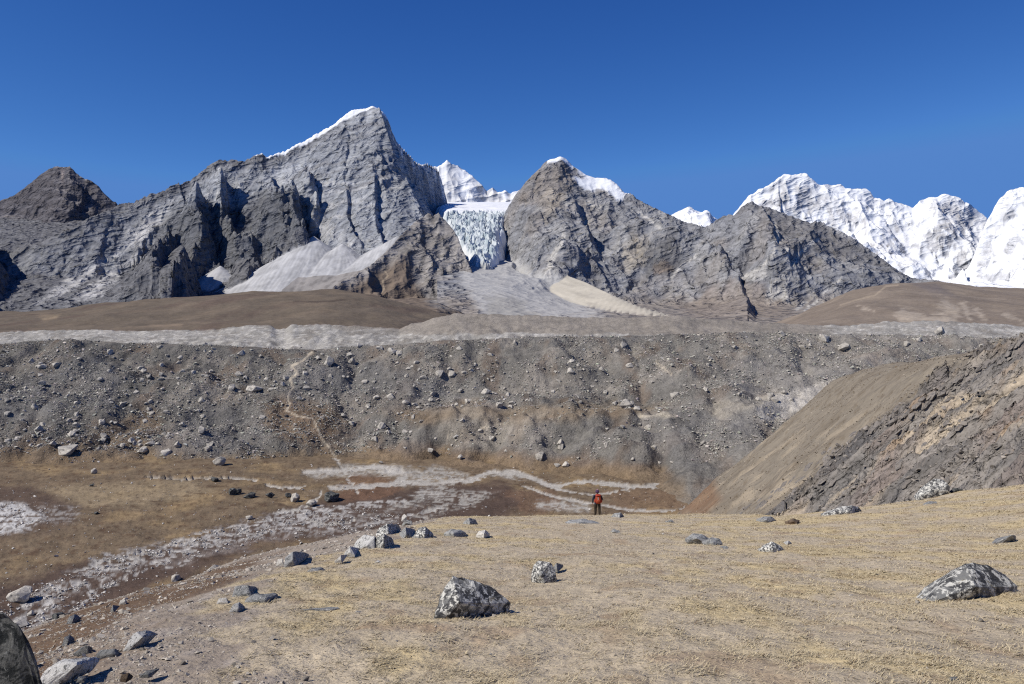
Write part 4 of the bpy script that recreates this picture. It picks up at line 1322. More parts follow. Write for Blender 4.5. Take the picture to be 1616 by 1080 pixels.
# ------------------------------------------------------------------ rocks surveyed by outline
def outline_rock(name, outline, surf, yr, kind, label, seed, depth=0.75, sub=3, amp=0.035, cat='rock', lean=0.35, y_fix=None, sink=0.10):
    """a rock from its surveyed outline: it stands where the foot of the outline meets the ground, is as thick as
    `depth` times its width, leans back towards its top and goes a little way into the ground"""
    o = np.asarray(outline, float)
    vb = o[:, 1].max()
    iL, iR = int(np.argmin(o[:, 0])), int(np.argmax(o[:, 0]))
    chord = np.interp(o[:, 0], [o[iL, 0], o[iR, 0]], [o[iL, 1], o[iR, 1]])
    low = o[:, 1] >= chord - 0.5                                    # points of the outline where rock meets ground
    feet = [(u, v, (hit(u, v, surf, *yr)[1] if y_fix is None else y_fix)) for u, v in o[low]]
    feet.sort()
    fu = np.array([f[0] for f in feet]); fv = np.array([f[1] for f in feet]); fy = np.array([f[2] for f in feet])
    fy = fy.min() + 0.4 * (np.clip(fy, fy.min(), fy.min() * 1.35) - fy.min())
    Yb = float(fy.min())
    px = Yb / F
    W = (o[:, 0].max() - o[:, 0].min()) * px
    Hh = (vb - o[:, 1].min()) * px
    D = W * depth
    cx = (o[:, 0].mean() - U0) * px
    pts = []
    for (u, v), lw in zip(o, low):
        y0 = float(np.interp(u, fu, fy)); vg = float(np.interp(u, fu, fv))
        k = min(1.0, max(0.0, (vg - v) * px / max(Hh, 1e-6)))
        yy = y0 + (lean * D * k + 0.06 * D if not lw else 0.0)
        x = yy * (u - U0) / F; z = yy * (V0 - v) / F
        pts.append((x, yy, z))
        # the same profile again, farther back and lower
        pts.append((cx + (x - cx) * 0.75, yy + D * (0.55 + 0.25 * (1 - k)), z - 0.35 * k * Hh - D * 0.2))
        if lw:
            pts.append((x, yy, z - (sink + 0.08) * W))
    ux = 0.45 * o[:, 0].mean() + 0.55 * o[np.argmin(o[:, 1]), 0]
    for kk, f in ((0.28, -0.06),):
        yy = Yb + f * D
        vv = float(np.interp(ux, fu, fv)) - kk * (vb - o[:, 1].min())
        pts.append((yy * (ux - U0) / F, yy, yy * (V0 - vv) / F))
    p0 = P(float(fu.mean()), vb, Yb)
    org = Vector((cx, Yb + 0.4 * D, float(p0[2]) - 0.02))
    sc = max(W, Hh)
    bm = hull_arrays([((p[0] - org.x) / sc, (p[1] - org.y) / sc, (p[2] - org.z) / sc) for p in pts])
    bmesh.ops.remove_doubles(bm, verts=bm.verts, dist=0.01)
    refine(bm, sub, amp, seed)
    me = mesh_of(bm, name, RM[kind])
    return put(name, me, org, label, cat, None, (0, 0, 0), (sc, sc, sc))


KN = (lambda X, Y: knoll_z(X, Y, False))
KY = (3.0, 75.0)


def foreground_rocks():
    R = lambda ol, kind, label, seed, name='rock', **kw: outline_rock(name, ol, KN, KY, kind, label, seed, **kw)
    R([(684, 976), (692, 948), (701, 926), (714, 908), (722, 910), (740, 919), (764, 921), (786, 938), (806, 953), (770, 957), (735, 968)], 'lichen',
      'large pyramid shaped grey rock with white and black lichen standing alone in the turf', 3, depth=0.6, sub=4)
    R([(838, 913), (841, 892), (849, 885), (869, 886), (876, 896), (879, 914), (860, 917)], 'lichen', 'small blocky lichen spotted rock beyond and right of the pyramid rock', 5, depth=0.9)
    R([(872, 898), (878, 888), (889, 892), (880, 901)], 'grey', 'thin grey stone tip leaning against the right side of the small blocky rock', 6, sub=2)
    R([(1450, 957), (1484, 931), (1508, 906), (1522, 887), (1536, 886), (1550, 892), (1566, 905), (1588, 907), (1604, 926), (1604, 934), (1560, 940), (1500, 956)], 'lichen',
      'biggest grey boulder with a white topped hump near the right edge', 8, depth=0.65, sub=4)
    R([(1083, 851), (1094, 842), (1108, 843), (1120, 850), (1116, 855)], 'grey', 'left hump of the low grey outcrop in the middle of the turf', 9, depth=1.1)
    R([(1110, 856), (1122, 848), (1136, 850), (1141, 859), (1128, 861)], 'grey', 'right hump of the low grey outcrop in the middle of the turf', 10, depth=1.1)
    R([(1138, 862), (1146, 861), (1152, 867), (1142, 867)], 'grey', 'little grey stone trailing off the low outcrop on its right', 11, sub=2)
    R([(1100, 852), (1104, 847), (1108, 851)], 'white', 'white pebble lying on the low grey outcrop', 12, sub=1)
    R([(1197, 868), (1208, 860), (1218, 855), (1232, 862), (1240, 868), (1222, 872)], 'lichen', 'small peaked grey rock with a white flake stone just behind it', 13)
    R([(1238, 856), (1244, 853), (1250, 857), (1242, 859)], 'white', 'flat white flake stone right of the small peaked rock', 14, sub=1)
    R([(962, 841), (968, 834), (978, 838), (979, 842)], 'grey', 'small grey stone in the turf between the walker and the low outcrop', 15, sub=2)
    R([(890, 827), (900, 820), (920, 818), (938, 821), (951, 827), (920, 828)], 'grey', 'flat grey slab just this side of the walker', 16, depth=1.4, lean=0.5)
    R([(964, 816), (970, 810), (980, 809), (985, 815), (978, 818)], 'grey', 'grey rock right of the walker on the brow', 17, sub=2)
    R([(1043, 843), (1047, 841), (1049, 845)], 'white', 'tiny white stone alone on turf right of the walker', 18, sub=1)
    R([(1050, 823), (1060, 820), (1065, 825)], 'grey', 'tiny dark stone on the brow right of the walker', 19, sub=1)
    # outcrop along the left brow
    R([(556, 868), (562, 852), (575, 844), (592, 846), (600, 858), (592, 868)], 'white', 'pale left block of the outcrop on the left brow', 21)
    R([(588, 866), (592, 848), (606, 842), (618, 848), (622, 860), (605, 868)], 'lichen', 'mottled middle block of the outcrop on the left brow', 22)
    R([(590, 850), (598, 833), (612, 826), (628, 827), (632, 836), (618, 846)], 'lichen', 'rearmost lichen covered block of the outcrop on the left brow', 23)
    R([(630, 842), (640, 832), (652, 836), (650, 848), (636, 850)], 'grey', 'rough grey block right of the rearmost block in the left outcrop', 24)
    R([(650, 848), (660, 834), (672, 831), (680, 838), (684, 844), (668, 850)], 'lichen', 'dark capped white sided rock at the right end of the outcrop', 25)
    R([(633, 822), (634, 815), (638, 811), (642, 815), (641, 822)], 'pale', 'cream upright stone perched on the left outcrop', 26, sub=2, name='perched_stone')
    R([(634, 829), (640, 820), (650, 822), (651, 827)], 'lichen', 'small spotted rock under the cream upright stone', 27, sub=2)
    R([(700, 842), (712, 834), (728, 836), (736, 842), (718, 846)], 'grey', 'low grey slab on the brow between outcrop and bare patch', 28, depth=1.2)
    R([(730, 826), (740, 817), (750, 820), (754, 827), (740, 829)], 'grey', 'rounded grey boulder on the middle of the brow', 29)
    R([(751, 845), (756, 838), (766, 836), (773, 843), (764, 846)], 'pale', 'half white stone in the yellow grass below the rounded brow boulder', 30, sub=2)
    R([(542, 876), (552, 862), (562, 866), (560, 876)], 'white', 'pale pointed rock at the lower left end of the outcrop', 31, sub=2)
    R([(528, 886), (538, 876), (546, 876), (540, 886)], 'pale', 'thin pale stone trailing from the outcrop down the bank', 32, sub=2)
    R([(591, 888), (597, 884), (602, 888)], 'white', 'white stone in yellow grass below the outcrop', 33, sub=1)
    R([(480, 906), (492, 896), (506, 895), (512, 902), (495, 908)], 'grey', 'flat grey slab sunk in the edge of the grass bank', 34, depth=1.3)
    R([(448, 893), (450, 880), (462, 870), (476, 871), (478, 878), (466, 890)], 'grey', 'grey angular rock sticking out of the gravel bank', 35)
    R([(436, 892), (438, 883), (446, 881), (448, 891)], 'pale', 'pale stone against the left of the angular bank rock', 36, sub=2)
    R([(366, 942), (370, 926), (392, 924), (402, 930), (398, 942)], 'grey', 'blue grey block at the foot of the gravel bank edge', 37)
    R([(384, 950), (400, 938), (425, 936), (434, 941), (418, 950)], 'grey', 'long low blue grey slab beside the white stone on the bank', 38, depth=0.9)
    R([(361, 966), (368, 953), (378, 950), (384, 960), (374, 966)], 'white', 'bright white stone below the blue grey slabs', 39, sub=2)
    R([(340, 954), (346, 944), (358, 944), (360, 952)], 'pale', 'pale rough stone left of the blue grey block', 40, sub=2)
    R([(402, 931), (404, 927), (408, 930)], 'white', 'white pebble resting by the blue grey block', 41, sub=1)
    R([(194, 1028), (203, 1010), (215, 998), (232, 995), (238, 1004), (222, 1018)], 'white', 'white lichen boulder with black specks on the lower left bank', 42)
    R([(104, 988), (108, 974), (118, 969), (121, 977), (112, 987)], 'grey', 'upright grey slab on the dark brown bank, upper of two', 43, sub=2)
    R([(97, 1019), (102, 1006), (110, 1002), (112, 1012), (104, 1020)], 'grey', 'smooth grey slab on the dark brown bank, lower of two', 44, sub=2)
    R([(188, 952), (190, 947), (198, 946), (199, 952)], 'pale', 'pale stone high on the brown bank', 45, sub=1)
    R([(174, 964), (178, 955), (183, 957), (180, 965)], 'grey', 'slim grey stone high on the brown bank', 46, sub=1)
    R([(116, 1032), (128, 1022), (140, 1020), (140, 1030)], 'grey', 'grey slab at the foot of the brown bank', 47, sub=2, depth=1.0)
    R([(150, 1036), (158, 1026), (180, 1024), (184, 1034)], 'grey', 'grey shelf of rock left of the white lichen boulder', 48, sub=2)
    R([(60, 1080), (66, 1062), (82, 1048), (104, 1040), (140, 1038), (142, 1048), (110, 1058), (88, 1076)], 'white', 'long pale rock behind the near shaded boulder', 49, depth=0.6)
    R([(44, 1046), (44, 1038), (54, 1038), (56, 1048)], 'pale', 'square cream stone beside the near shaded boulder', 50, sub=1)
    R([(120, 1076), (124, 1068), (134, 1067), (133, 1075)], 'grey', 'small grey stone at the tip of the boulder shadow', 51, sub=1)
    R([(189, 1073), (191, 1064), (203, 1062), (207, 1070), (198, 1075)], 'brown', 'round brown stone on gravel near the bottom left', 52, sub=2)
    R([(220, 1066), (232, 1058), (246, 1058), (236, 1066)], 'grey', 'flat grey stone right of the round brown stone', 53, sub=1, depth=1.0)
    R([(560, 967), (562, 964), (569, 965), (568, 968)], 'pale', 'small pale flat stone left of the pyramid rock', 54, sub=1)
    R([(474, 962), (500, 959), (536, 960), (520, 963)], 'grey', 'long thin stone edge buried in turf left of the pyramid rock', 55, sub=1, depth=0.4)
    R([(772, 1033), (775, 1030), (777, 1033)], 'white', 'white pebble in the turf below the pyramid rock', 56, sub=1)
    R([(996, 943), (1000, 940), (1003, 942)], 'pale', 'pinkish white pebble in the middle of the turf', 57, sub=1)
    R([(1497, 1076), (1500, 1068), (1512, 1068), (1514, 1077)], 'grey', 'half buried grey stone at the bottom edge on the right', 58, sub=2)
    R([(1570, 857), (1582, 848), (1604, 845), (1604, 850)], 'grey', 'low grey stone in the slope above the biggest boulder', 59, sub=2, depth=0.7)
    R([(1458, 797), (1466, 791), (1478, 792), (1480, 797)], 'grey', 'blue grey slab in the turf below the white crag', 60, sub=2)
    R([(1450, 784), (1460, 764), (1474, 754), (1490, 756), (1500, 768), (1496, 778)], 'lichen', 'white streaked crag on the right brow', 61)
    R([(1500, 776), (1506, 770), (1520, 772), (1518, 778)], 'dark', 'small dark rock right of the white streaked crag', 62, sub=2)
    R([(1300, 812), (1312, 804), (1330, 803), (1345, 797), (1358, 802), (1345, 810)], 'lichen', 'long white edged rock on the brow left of the crag', 63)
    R([(1196, 821), (1204, 815), (1218, 815), (1226, 821), (1212, 824)], 'grey', 'grey rock on the dip of the brow', 64, sub=2)
    R([(1240, 824), (1252, 818), (1262, 821), (1258, 825)], 'brown', 'small brown rock right of the grey rock on the dip', 65, sub=1)
    outline_rock('shaded_boulder', [(-70, 1230), (-70, 990), (-30, 964), (6, 966), (30, 990), (42, 1030), (62, 1070), (84, 1120), (90, 1230)], KN, KY, 'dark',
                 'big dark boulder in its own shade cut off by the left edge', 71, depth=0.5, sub=5, amp=0.05, y_fix=5.2, cat='boulder', lean=-0.05)


foreground_rocks()


# ------------------------------------------------------------------ boulders of the valley and the moraine
def ray_ground(u, v):
    """first of moraine / floor met by a sight line, the knoll left aside"""
    f = lambda X, Y: np.maximum(moraine_z(X, Y, True), floor_z(X, Y))
    return hit(u, v, f, 100, 445, 700)


BOULDERS = [mesh_of(stone_bm(200 + i, 15 + i % 4, 0.72 + 0.05 * (i % 3), 1, 0.045), 'boulder', RM['granite']) for i in range(9)]
BOULDERS_DARK = [mesh_of(stone_bm(300 + i, 15, 0.7, 1, 0.05), 'boulder', RM['dark']) for i in range(4)]


def boulder(u0, v0, u1, v1, label, i, dark=False, group=None):
    p = ray_ground((u0 + u1) / 2, v1)
    W = (u1 - u0) * p[1] / F; Hh = (v1 - v0) * p[1] / F
    r = random.Random(i * 7 + 1)
    me = (BOULDERS_DARK if dark else BOULDERS)[i % (4 if dark else 9)]
    return put('boulder', me, (p[0], p[1] + 0.3 * W, p[2] + 0.36 * Hh), label, 'boulder', group,
               (r.uniform(-0.2, 0.2), r.uniform(-0.2, 0.2), r.uniform(0, 6.28)), (W * 1.12, W * 1.0, Hh * 1.5))


NAMED = [
    (82, 699, 119, 718, 'largest pale boulder at the foot of the moraine on the far left'),
    (333, 719, 356, 735, 'pale boulder with a black shadow alone on the grass below the moraine'),
    (211, 703, 233, 717, 'grey boulder left of the pair at the moraine foot'),
    (250, 709, 269, 719, 'low grey boulder in the pair at the moraine foot'),
    (226, 696, 248, 704, 'rubble boulder just above the pair at the moraine foot'),
    (508, 561, 526, 578, 'tall pale boulder beside the top of the path'),
    (548, 563, 562, 576, 'rounded pale boulder right of the tall one by the path'),
    (384, 605, 413, 620, 'long flat pale boulder left of the zigzag path'),
    (357, 605, 372, 617, 'pale boulder left of the long flat one'),
    (372, 614, 386, 622, 'small boulder in the gap left of the long flat one'),
    (684, 582, 702, 596, 'left one of two square boulders side by side on the moraine'),
    (703, 582, 719, 596, 'right one of two square boulders side by side on the moraine'),
    (549, 663, 560, 673, 'boulder with a black side below the path bend'),
    (535, 652, 547, 658, 'dark sided boulder above the mound beside the path'),
    (594, 666, 610, 677, 'pale boulder on the lower slope, left one of the row below the rubble'),
    (607, 679, 618, 685, 'grey boulder at the right end of the row below the rubble'),
    (632, 677, 645, 685, 'pale boulder at the start of the pale rubble line'),
    (648, 653, 656, 662, 'small bright boulder above the pale rubble line'),
    (660, 660, 670, 668, 'small bright boulder right of the one above the pale rubble line'),
    (842, 712, 862, 728, 'grey boulder with a black right face near the silt flat'),
    (885, 727, 899, 738, 'leaning pale boulder right of the black faced one'),
    (873, 731, 886, 738, 'small dark boulder between the black faced and the leaning one'),
    (877, 693, 892, 705, 'round pale boulder above the black faced one'),
    (952, 697, 962, 707, 'small pale boulder right of the round one on the lower slope'),
    (979, 628, 998, 644, 'pale square boulder above the bench'),
    (966, 631, 977, 641, 'pale boulder left of the square one above the bench'),
    (998, 640, 1014, 649, 'low boulder right of the square one above the bench'),
    (1032, 640, 1046, 648, 'flat boulder farther right above the bench'),
    (1016, 669, 1031, 679, 'boulder with a dark hollow below the bench'),
    (1105, 694, 1115, 702, 'small boulder by the rubble near the turf hill'),
    (1294, 525, 1313, 541, 'pale domed boulder high on the moraine to the right'),
    (1320, 541, 1348, 555, 'wide layered boulder right of the domed one'),
    (1427, 537, 1439, 547, 'small oval boulder on the right part of the moraine'),
    (1478, 513, 1496, 528, 'big domed boulder against the white wall on the right'),
    (1446, 530, 1458, 540, 'pale patchy boulder right of the oval one'),
    (1545, 541, 1558, 552, 'pale boulder just above the rocky hillside'),
    (1218, 626, 1230, 635, 'boulder at the left end of the silt patch'),
    (1228, 521, 1242, 532, 'low pale boulder on the crest left of the domed one'),
    (720, 545, 732, 553, 'pale round boulder near the crest in the middle'),
    (613, 550, 628, 560, 'boulder with a black right edge just below the crest'),
    (808, 536, 818, 545, 'dark edged boulder standing on the crest in the middle'),
    (592, 545, 606, 554, 'pale boulder close under the crest left of the dark edged one'),
    (560, 540, 572, 549, 'bright boulder standing on the white strip edge'),
    (651, 567, 662, 575, 'pale boulder above and left of the two square boulders'),
    (758, 613, 776, 622, 'wide boulder in the pale boulder field'),
    (807, 631, 815, 638, 'small pale boulder at the right of the boulder field'),
    (1022, 534, 1034, 540, 'flat boulder with a dark slot under it near the crest'),
    (966, 548, 978, 556, 'small boulder left of the flat slotted one near the crest'),
    (78, 570, 96, 581, 'bright boulder with dark shadow high on the left moraine'),
    (43, 565, 54, 575, 'pale oval boulder high on the left moraine'),
    (165, 550, 178, 560, 'pale boulder pair top near the left crest'),
    (150, 594, 162, 602, 'long pale stone in the middle of the left moraine'),
    (218, 594, 228, 603, 'pale stone right of the long one on the left moraine'),
    (276, 568, 286, 576, 'pale boulder high between left crest and path'),
    (232, 646, 244, 656, 'pale boulder above the brown patch on the left moraine'),
    (155, 682, 168, 694, 'grey boulder above the largest pale one'),
    (104, 678, 117, 690, 'pale boulder cluster head above the largest pale one'),
    (188, 698, 197, 706, 'small pale stone with a shadow at the moraine foot'),
    (465, 625, 478, 633, 'boulder just right of the path bend'),
    (405, 655, 419, 662, 'boulder with a dark side left of the lower path'),
]
FLOOR_B = [
    (4, 928, 46, 952, 'big pale boulder with a black shadow in the stream bed on the left', False),
    (40, 963, 52, 972, 'small stone block below the big stream bed boulder', False),
    (76, 966, 100, 980, 'dark rock mass at the edge of the brown bank', True),
    (318, 895, 350, 914, 'rough pale outcrop rock behind the bank', False),
    (266, 907, 284, 918, 'white wedge shaped rock behind the bank', False),
    (316, 917, 326, 928, 'white stone at the top of the brown bank', False),
    (357, 768, 372, 782, 'dark rock at the left of the row on the grass flat', True),
    (368, 770, 382, 780, 'second dark rock of the row on the grass flat', True),
    (380, 777, 403, 787, 'long dark rock at the right end of the row on the grass flat', True),
    (418, 776, 432, 786, 'dark peaked rock right of the row', True),
    (330, 752, 346, 761, 'dark low rock by the thin frozen stream', True),
    (386, 813, 398, 821, 'grey rock on the near edge of the grass flat', False),
    (145, 807, 155, 812, 'small dark rock beside the white stone patch', True),
    (456, 778, 474, 793, 'pale broken rock at the dusty track', False),
    (478, 788, 500, 800, 'dusty rock beside the track bend', False),
    (506, 777, 540, 793, 'big dark mound of rock at the track bend', True),
    (448, 776, 460, 786, 'dark rock left of the dusty broken rock', True),
    (140, 763, 148, 768, 'tiny dark rock on the far left grass', True),
    (10, 981, 40, 992, 'rubble rock at the left edge in the stream bed', False),
    (142, 737, 152, 748, 'grey rock pile on the grass below the moraine', False),
]
for i, (a, b_, c_, d_, lab) in enumerate(NAMED):
    boulder(a, b_, c_, d_, lab, i)
for i, (a, b_, c_, d_, lab, dk) in enumerate(FLOOR_B):
    boulder(a, b_, c_, d_, lab, 100 + i, dk)

# the other boulders on the moraine that can be told apart from the rubble
_r = random.Random(5)
_n = 0
ZONES = [((0, 640), (330, 715), 52, 'grey boulder in the thick rubble low on the left half of the moraine', 'boulders low on the left half of the moraine'),
         ((0, 548), (460, 640), 60, 'pale grey boulder scattered on the upper left half of the moraine', 'boulders high on the left half of the moraine'),
         ((470, 555), (860, 650), 76, 'grey boulder in the boulder field on the middle of the moraine', 'boulders on the middle of the moraine'),
         ((560, 655), (1080, 735), 26, 'weathered boulder on the hummocks below the moraine bench', 'boulders on the lower hummocks'),
         ((870, 545), (1450, 640), 46, 'grey boulder scattered on the right half of the moraine', 'boulders on the right half of the moraine')]
for (ua, va), (ub, vb), n, lab, grp in ZONES:
    for k in range(n):
        u = _r.uniform(ua, ub); v = va + (vb - va) * _r.random() ** 0.8
        if v < np.interp(u, _mc[:, 0], _mc[:, 1]) + 6: v += 12
        w = _r.choice([6, 7, 7, 8, 9, 10, 11, 13, 15])
        boulder(u - w / 2, v - w * _r.uniform(0.55, 0.8), u + w / 2, v, lab, 400 + _n, False, grp)
        _n += 1


# ------------------------------------------------------------------ loose rubble and gravel: too many to count
def stone_shader():
    m, nt, b = new_mat('loose_stone')
    at = nd(nt, 'ShaderNodeAttribute', attribute_name='tint', attribute_type='INSTANCER')
    tc = nd(nt, 'ShaderNodeTexCoord').outputs['Object']
    n = noise_tex(nt, tc, 4.0, 4, 0.65)
    f = math_node(nt, 'MULTIPLY_ADD', math_node(nt, 'SUBTRACT', n, 0.5), 0.9, 1.0)
    sc = nd(nt, 'ShaderNodeVectorMath', operation='SCALE')
    nt.links.new(at.outputs['Color'], sc.inputs[0]); nt.links.new(f, sc.inputs['Scale'])
    nt.links.new(sc.outputs[0], b.inputs['Base Color'])
    return m


M_STONE = stone_shader()
STONES = bpy.data.collections.new('stone_shapes')                     # shapes the loose rubble is made of
for i in range(12):
    STONES.objects.link(bpy.data.objects.new('stone_shape', mesh_of(stone_bm(500 + i, 9 + i % 3, 0.8), 'stone_shape', M_STONE)))


def rubble_nodes():
    ng = bpy.data.node_groups.new('rubble', 'GeometryNodeTree')
    ng.interface.new_socket('Geometry', in_out='INPUT', socket_type='NodeSocketGeometry')
    ng.interface.new_socket('Geometry', in_out='OUTPUT', socket_type='NodeSocketGeometry')
    gi = ng.nodes.new('NodeGroupInput'); go = ng.nodes.new('NodeGroupOutput')
    ci = ng.nodes.new('GeometryNodeCollectionInfo')
    ci.inputs['Collection'].default_value = STONES
    ci.inputs['Separate Children'].default_value = True
    ci.inputs['Reset Children'].default_value = True
    ip = ng.nodes.new('GeometryNodeInstanceOnPoints')
    ip.inputs['Pick Instance'].default_value = True

    def attr(name, kind):
        n = ng.nodes.new('GeometryNodeInputNamedAttribute'); n.data_type = kind
        n.inputs['Name'].default_value = name
        return n.outputs['Attribute']
    ng.links.new(gi.outputs[0], ip.inputs['Points'])
    ng.links.new(ci.outputs[0], ip.inputs['Instance'])
    ng.links.new(attr('pick', 'INT'), ip.inputs['Instance Index'])
    ng.links.new(attr('turn', 'FLOAT_VECTOR'), ip.inputs['Rotation'])
    ng.links.new(attr('size', 'FLOAT_VECTOR'), ip.inputs['Scale'])
    ng.links.new(ip.outputs[0], go.inputs[0])
    return ng


RUBBLE = rubble_nodes()


def rubble(name, label, pos, size, tint, seed, squash=0.75):
    """loose stones scattered over the ground, one instance each"""
    rg = np.random.default_rng(seed)
    N = len(pos)
    me = bpy.data.meshes.new(name)
    me.vertices.add(N)
    p = pos.copy(); p[:, 2] += 0.18 * size
    me.vertices.foreach_set('co', p.astype(np.float32).reshape(-1))

    def attr(nm, kind, field, arr):
        a = me.attributes.new(nm, kind, 'POINT'); a.data.foreach_set(field, np.ascontiguousarray(arr).reshape(-1))
    attr('pick', 'INT', 'value', rg.integers(0, 12, N).astype(np.int32))
    attr('turn', 'FLOAT_VECTOR', 'vector', np.stack([rg.uniform(-0.5, 0.5, N), rg.uniform(-0.5, 0.5, N), rg.uniform(0, 6.28, N)], -1).astype(np.float32))
    attr('size', 'FLOAT_VECTOR', 'vector', (size[:, None] * np.stack([rg.uniform(0.8, 1.35, N), rg.uniform(0.8, 1.2, N), rg.uniform(0.6, 1.2, N) * squash], -1)).astype(np.float32))
    rgba = np.ones((N, 4), np.float32); rgba[:, :3] = np.clip(tint, 0.01, 0.85)
    attr('tint', 'FLOAT_COLOR', 'color', rgba)
    o = bpy.data.objects.new(name, me); COL.objects.link(o)
    md = o.modifiers.new('rubble', 'NODES'); md.node_group = RUBBLE
    tag(o, label, 'rubble', kind='stuff')


def tri_mesh(name, label, V, T, C, mat, cat):
    me = bpy.data.meshes.new(name)
    me.vertices.add(len(V)); me.vertices.foreach_set('co', V.astype(np.float32).reshape(-1))
    me.loops.add(T.size); me.loops.foreach_set('vertex_index', T.astype(np.int32).reshape(-1))
    me.polygons.add(len(T)); me.polygons.foreach_set('loop_start', np.arange(0, T.size, 3, dtype=np.int32))
    me.update(calc_edges=True)
    at = me.attributes.new('albedo', 'FLOAT_COLOR', 'POINT')
    rgba = np.ones((len(V), 4), np.float32); rgba[:, :3] = C
    at.data.foreach_set('color', rgba.reshape(-1))
    ag = me.attributes.new('grain', 'FLOAT', 'POINT'); ag.data.foreach_set('value', np.ones(len(V), np.float32))
    me.materials.append(mat)
    o = bpy.data.objects.new(name, me); COL.objects.link(o)
    return tag(o, label, cat, kind='stuff')


def scatter():
    rg = np.random.default_rng(3)
    # moraine
    N = 260000
    u = rg.uniform(-120, 1640, N); Y = rg.uniform(300, 441, N)
    X = Y * (u - U0) / F
    dens = 0.45 + 0.8 * fbm(X / 18, Y / 14, 3, 5)
    z0 = moraine_z(X, Y)
    v = V0 - F * z0 / Y
    dens = dens + 0.35 * (sstep(720, 560, u) * sstep(560, 620, v) * sstep(720, 690, v)) - 0.5 * sstep(700, 740, v) - 0.35 * sstep(560, 700, u) * sstep(1120, 1060, u) * sstep(640, 650, v)
    path = [(492, 556), (478, 570), (462, 578), (470, 590), (458, 598), (462, 612), (455, 626), (458, 638), (452, 648), (470, 657), (492, 662), (500, 680), (508, 695), (520, 706), (528, 722)]
    off_path = seg_dist(u, v, path)[0] > 3.0
    for pl in ([(1185, 642), (1230, 625), (1270, 612), (1345, 603), (1320, 622), (1285, 634), (1240, 664), (1200, 664)], [(1000, 650), (1062, 650), (1062, 662), (1008, 662)], [(1110, 646), (1150, 632), (1220, 632), (1160, 655), (1140, 668)]):
        dens = dens - 0.7 * sstep(-3, 3, in_poly(u, v, pl))
    keep = (rg.random(N) < dens) & (z0 > FLOOR_Z + 1.0) & off_path
    X, Y, Z = X[keep], Y[keep], z0[keep]
    n = min(len(X), 110000)
    X, Y, Z = X[:n], Y[:n], Z[:n]
    s = 0.34 * (1 - rg.random(n) * 0.993) ** -0.37
    s = np.clip(s, 0.3, 2.6)
    val = np.clip(rg.normal(1.0, 0.26, n), 0.45, 1.7)[:, None]
    tint = lin(162, 157, 148) * val * (1 + rg.normal(0, 0.03, (n, 3)))
    rubble('moraine_rubble', 'grey rubble of loose stones covering the moraine slope', np.stack([X, Y, Z], -1), s, tint, 1)
    # stones of the valley floor, thick in the old stream bed
    N = 200000
    Y = np.exp(rg.uniform(np.log(110), np.log(330), N)); u = rg.uniform(-100, 1110, N)
    X = Y * (u - U0) / F; Z = floor_z(X, Y); v = V0 - F * Z / Y
    bed = np.maximum.reduce([sstep(-4, 6, in_poly(u, v, pl)) for pl in (
        [(-60, 785), (70, 800), (80, 825), (-60, 860)], [(150, 885), (250, 860), (340, 838), (440, 808), (560, 800), (640, 815), (560, 845), (430, 850), (340, 872), (170, 912)],
        [(-20, 960), (90, 915), (190, 885), (180, 930), (110, 975), (30, 1010)])])
    dens = 0.02 + 0.95 * bed * sstep(-0.05, 0.35, fbm(X / 5, Y / 5, 3, 5))
    keep = rg.random(N) < dens
    X, Y, Z = X[keep][:40000], Y[keep][:40000], Z[keep][:40000]
    n = len(X)
    s = np.clip(0.22 * (1 - rg.random(n) * 0.98) ** -0.42, 0.2, 1.1)
    tint = lin(190, 185, 178) * np.clip(rg.normal(0.95, 0.2, n), 0.45, 1.4)[:, None]
    rubble('stream_bed_stones', 'pale stones lining the old stream bed on the valley floor', np.stack([X, Y, Z], -1), s, tint, 2)
    # gravel on the bank
    N = 160000
    Y = np.exp(rg.uniform(np.log(4.5), np.log(60), N)); u = rg.uniform(-330, 720, N)
    X = Y * (u - U0) / F
    b = bank_mask(X, Y) * (X > np.interp(Y, *_E2) - 1.5)
    keep = rg.random(N) < b * (0.25 + 0.5 * fbm(X / 1.5, Y / 2.5, 2, 3))
    X, Y = X[keep][:34000], Y[keep][:34000]
    n = len(X); Z = knoll_z(X, Y)
    s = np.clip((0.006 + 0.0009 * Y) * (1 - rg.random(n) * 0.99) ** -0.45, 0.006, 0.22)
    tint = lin(168, 160, 148) * np.clip(rg.normal(0.95, 0.22, n), 0.45, 1.45)[:, None]
    rubble('bank_gravel', 'loose gravel and pebbles on the bare bank at the left', np.stack([X, Y, Z - 0.1 * s], -1), s, tint, 3)
    # a few pebbles in the turf
    N = 700
    Y = np.exp(rg.uniform(np.log(5), np.log(60), N)); u = rg.uniform(300, 1750, N)
    X = Y * (u - U0) / F
    k = bank_mask(X, Y) < 0.5
    X, Y = X[k], Y[k]; n = len(X)
    s = np.clip((0.012 + 0.0009 * Y) * (1 - rg.random(n) * 0.97) ** -0.45, 0.01, 0.14)
    tint = lin(150, 142, 130) * np.clip(rg.normal(0.9, 0.3, n), 0.3, 1.6)[:, None]
    rubble('turf_pebbles', 'small pebbles scattered through the dry turf', np.stack([X, Y, knoll_z(X, Y) - 0.1 * s], -1), s, tint, 4, 0.6)
    # hillside rubble below the slabs
    N = 70000
    Y = np.exp(rg.uniform(np.log(66), np.log(165), N)); u = rg.uniform(1080, 1700, N)
    X = Y * (u - U0) / F
    e = edge_dist(X, Y)
    keep = rg.random(N) < rock_mask(X, Y) * (0.25 + 0.5 * fbm(X / 5, Y / 8, 3, 4)) + 0.9 * np.exp(-(e / 4.0) ** 2)
    X, Y = X[keep][:26000], Y[keep][:26000]; n = len(X)
    s = np.clip(0.15 * (1 - rg.random(n) * 0.985) ** -0.5, 0.12, 1.5)
